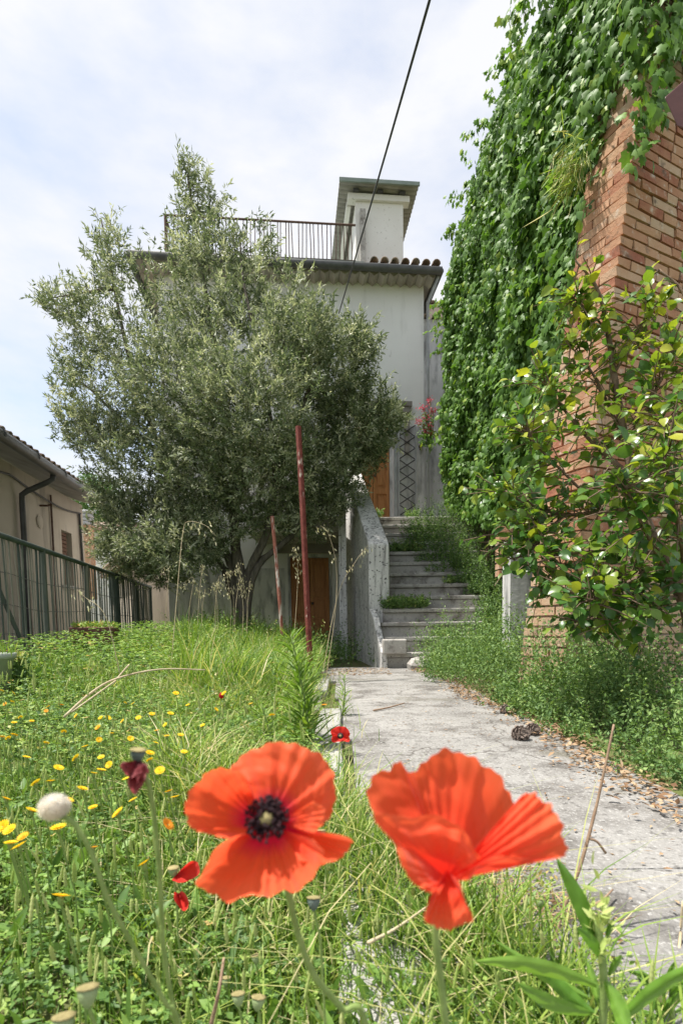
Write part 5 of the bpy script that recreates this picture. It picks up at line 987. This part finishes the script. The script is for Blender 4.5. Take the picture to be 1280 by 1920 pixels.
# wilted poppy and fluffy seed head
D5 = .33; w = empty('wilted_poppy', P(255, 1440, D5), label='wilted dark red poppy drooping on a tall stem', cat='poppy')
capsule_parts(w, P(259, 1413, D5), .0050, Matrix.Rotation(R(8), 4, 'Y'), 'grey_capsule')
petal((262, 1425), [(238, 1428), (226, 1432), (232, 1448), (246, 1458), (262, 1455), (278, 1448), (276, 1434)], D5, D5 - .010, 'petal', w, 'petal_wilt', .003, -.004, 26, 10, 41); petal((256, 1440), [(243, 1450), (240, 1470), (252, 1490), (262, 1480), (272, 1465), (274, 1450)], D5 + .002, D5 - .008, 'petal', w, 'petal_wilt', .003, -.004, 26, 10, 42); petal((262, 1432), [(250, 1455), (262, 1466), (276, 1458), (280, 1444), (272, 1436)], D5 + .004, D5 + .006, 'petal', w, 'petal_wilt', .002, 0, 20, 8, 43)
stem_to_ground(w, [P(262, 1428, D5), P(283, 1490, D5), P(298, 1620, D5), P(304, 1720, D5 + .01), P(318, 1850, D5 + .02), Vector((-.10, .38, 0))], .0016)
D6 = .29; w = empty('seed_head', P(102, 1513, D6), label='fluffy cream-white seed head on a curved stem at the left', cat='seed head')
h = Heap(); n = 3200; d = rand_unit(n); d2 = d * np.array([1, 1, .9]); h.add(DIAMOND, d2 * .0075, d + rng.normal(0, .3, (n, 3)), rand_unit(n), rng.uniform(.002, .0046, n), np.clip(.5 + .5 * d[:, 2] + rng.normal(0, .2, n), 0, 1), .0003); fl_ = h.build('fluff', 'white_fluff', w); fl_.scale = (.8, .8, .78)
Geo().lathe([(.0005, -.0078), (.0045, -.0066), (.0078, -.002), (.0080, .002), (.0050, .0064), (.0006, .008)], 16).build('seed_core', 'cream', w, True).scale = (.74, .74, .72)
stem_to_ground(w, [P(110, 1528, D6), P(140, 1545, D6), P(172, 1600, D6), P(205, 1690, D6), P(262, 1795, D6 + .01), P(310, 1880, D6 + .02), P(345, 1960, D6 + .03), Vector((-.09, .36, 0))], .0014)
rb = empty('poppy_bud', P(415, 1304, 1.9), label='tiny red poppy bud in the middle of the meadow', cat='poppy'); Geo().lathe([(.001, -.012), (.008, -.008), (.010, .0), (.006, .008), (.001, .011)], 10).build('bud', 'petal_red', rb, True); stem_to_ground(rb, [P(415, 1308, 1.9), P(412, 1340, 1.9), Vector((P(410, 1360, 1.9).x, 1.9, .05))], .0012, hairs=False)

# ------------------------------------------------------------------ broad-leaved plant at the lower right
def lance_leaf(e, base_, tip, w, Yb, Yt, bend=(0, 0), seed=0):
    g_v, T, m = [], [], 14
    b, t_ = Vector((*base_, 0)), Vector((*tip, 0)); d = (t_ - b); nn = Vector((-d.y, d.x, 0)).normalized()
    for i in range(m + 1):
        s = i / m; c = b.lerp(t_, s) + Vector((bend[0], bend[1], 0)) * math.sin(math.pi * s); ww = w * (math.sin(math.pi * min(1, s * .93 + .06)) ** .8) * (1 if s < 1 else 0) + .4; Y = Yb + (Yt - Yb) * s
        for k_, q in enumerate((-1, -.5, 0, .5, 1)): wob = .0012 * math.sin(s * 26 + seed + q); g_v.append(P(c.x + nn.x * ww * q, c.y + nn.y * ww * q, Y + .004 * abs(q) + wob * abs(q)) - e.location)
    for i in range(m):
        for k_ in range(4): a_ = i * 5 + k_; T += [(a_, a_ + 1, a_ + 6), (a_, a_ + 6, a_ + 5)]
    link('leaf', np_mesh('leaf', np.array([tuple(p) for p in g_v]), np.array(T), None, True), e, 'big_leaf')
D7 = .42; bl = empty('broad_leaved_weed', P(1128, 1900, D7), label='bright green weed with long lance leaves at the lower right', cat='plant')
for i, a_ in enumerate((((1118, 1848), (889, 1802), 15, .42, .38, (0, -14)), ((1112, 1772), (1042, 1608), 15, .42, .43, (12, 8)), ((1108, 1900), (968, 1842), 14, .42, .38, (-4, 10)), ((1112, 1900), (1010, 1795), 13, .42, .44, (-6, 8)), ((1100, 1870), (925, 1762), 11, .43, .45, (10, 14)), ((1128, 1800), (1080, 1738), 10, .42, .40, (4, -4)), ((1135, 1840), (1178, 1960), 15, .41, .38, (8, 0)),
                          ((1140, 1830), (1165, 1790), 7, .42, .41, (0, -3)), ((1122, 1880), (1100, 1800), 8, .42, .44, (0, 0)), ((1150, 1925), (1330, 1800), 15, .41, .37, (-6, -12)), ((1135, 1760), (1150, 1722), 6, .42, .42, (0, 0)))): lance_leaf(bl, *a_, seed=i)
Geo().tube(catmull([P(1118, 1722, D7) - bl.location, P(1128, 1800, D7) - bl.location, P(1130, 1900, D7) - bl.location, Vector((P(1135, 1950, D7).x, D7 + .02, 0)) - bl.location], 6), .0032, 8).build('stem', 'stem', bl, True)
h = Heap(); n = 70; c0 = np.array(P(1122, 1738, D7) - bl.location); h.add(LANCE, c0 + rng.normal(0, 1, (n, 3)) * [.004, .004, .016], rng.normal(0, .6, (n, 3)) + [0, 0, 1], rand_unit(n), rng.uniform(.008, .016, n), rng.uniform(.2, .7, n), .004); h.build('bud_tip', 'spike', bl, True)
D8 = .60; bl = empty('broad_leaved_weed', P(1262, 1895, D8), label='smaller bushy lance-leaved weed at the lower right corner', cat='plant')
for i in range(22):
    a_ = random.uniform(0, 6.28); L_ = random.uniform(50, 90); bx = 1255 + random.uniform(-25, 30); by = 1880 + random.uniform(-30, 40); lance_leaf(bl, (bx, by), (bx + L_ * math.cos(a_), by - abs(L_ * math.sin(a_)) * .8), 6, D8, D8 + random.uniform(-.05, .05), (0, -6), i)
Geo().tube([P(1258, 1840, D8) - bl.location, Vector((P(1262, 1900, D8).x, D8, 0)) - bl.location], .003, 6).build('stem', 'stem', bl)
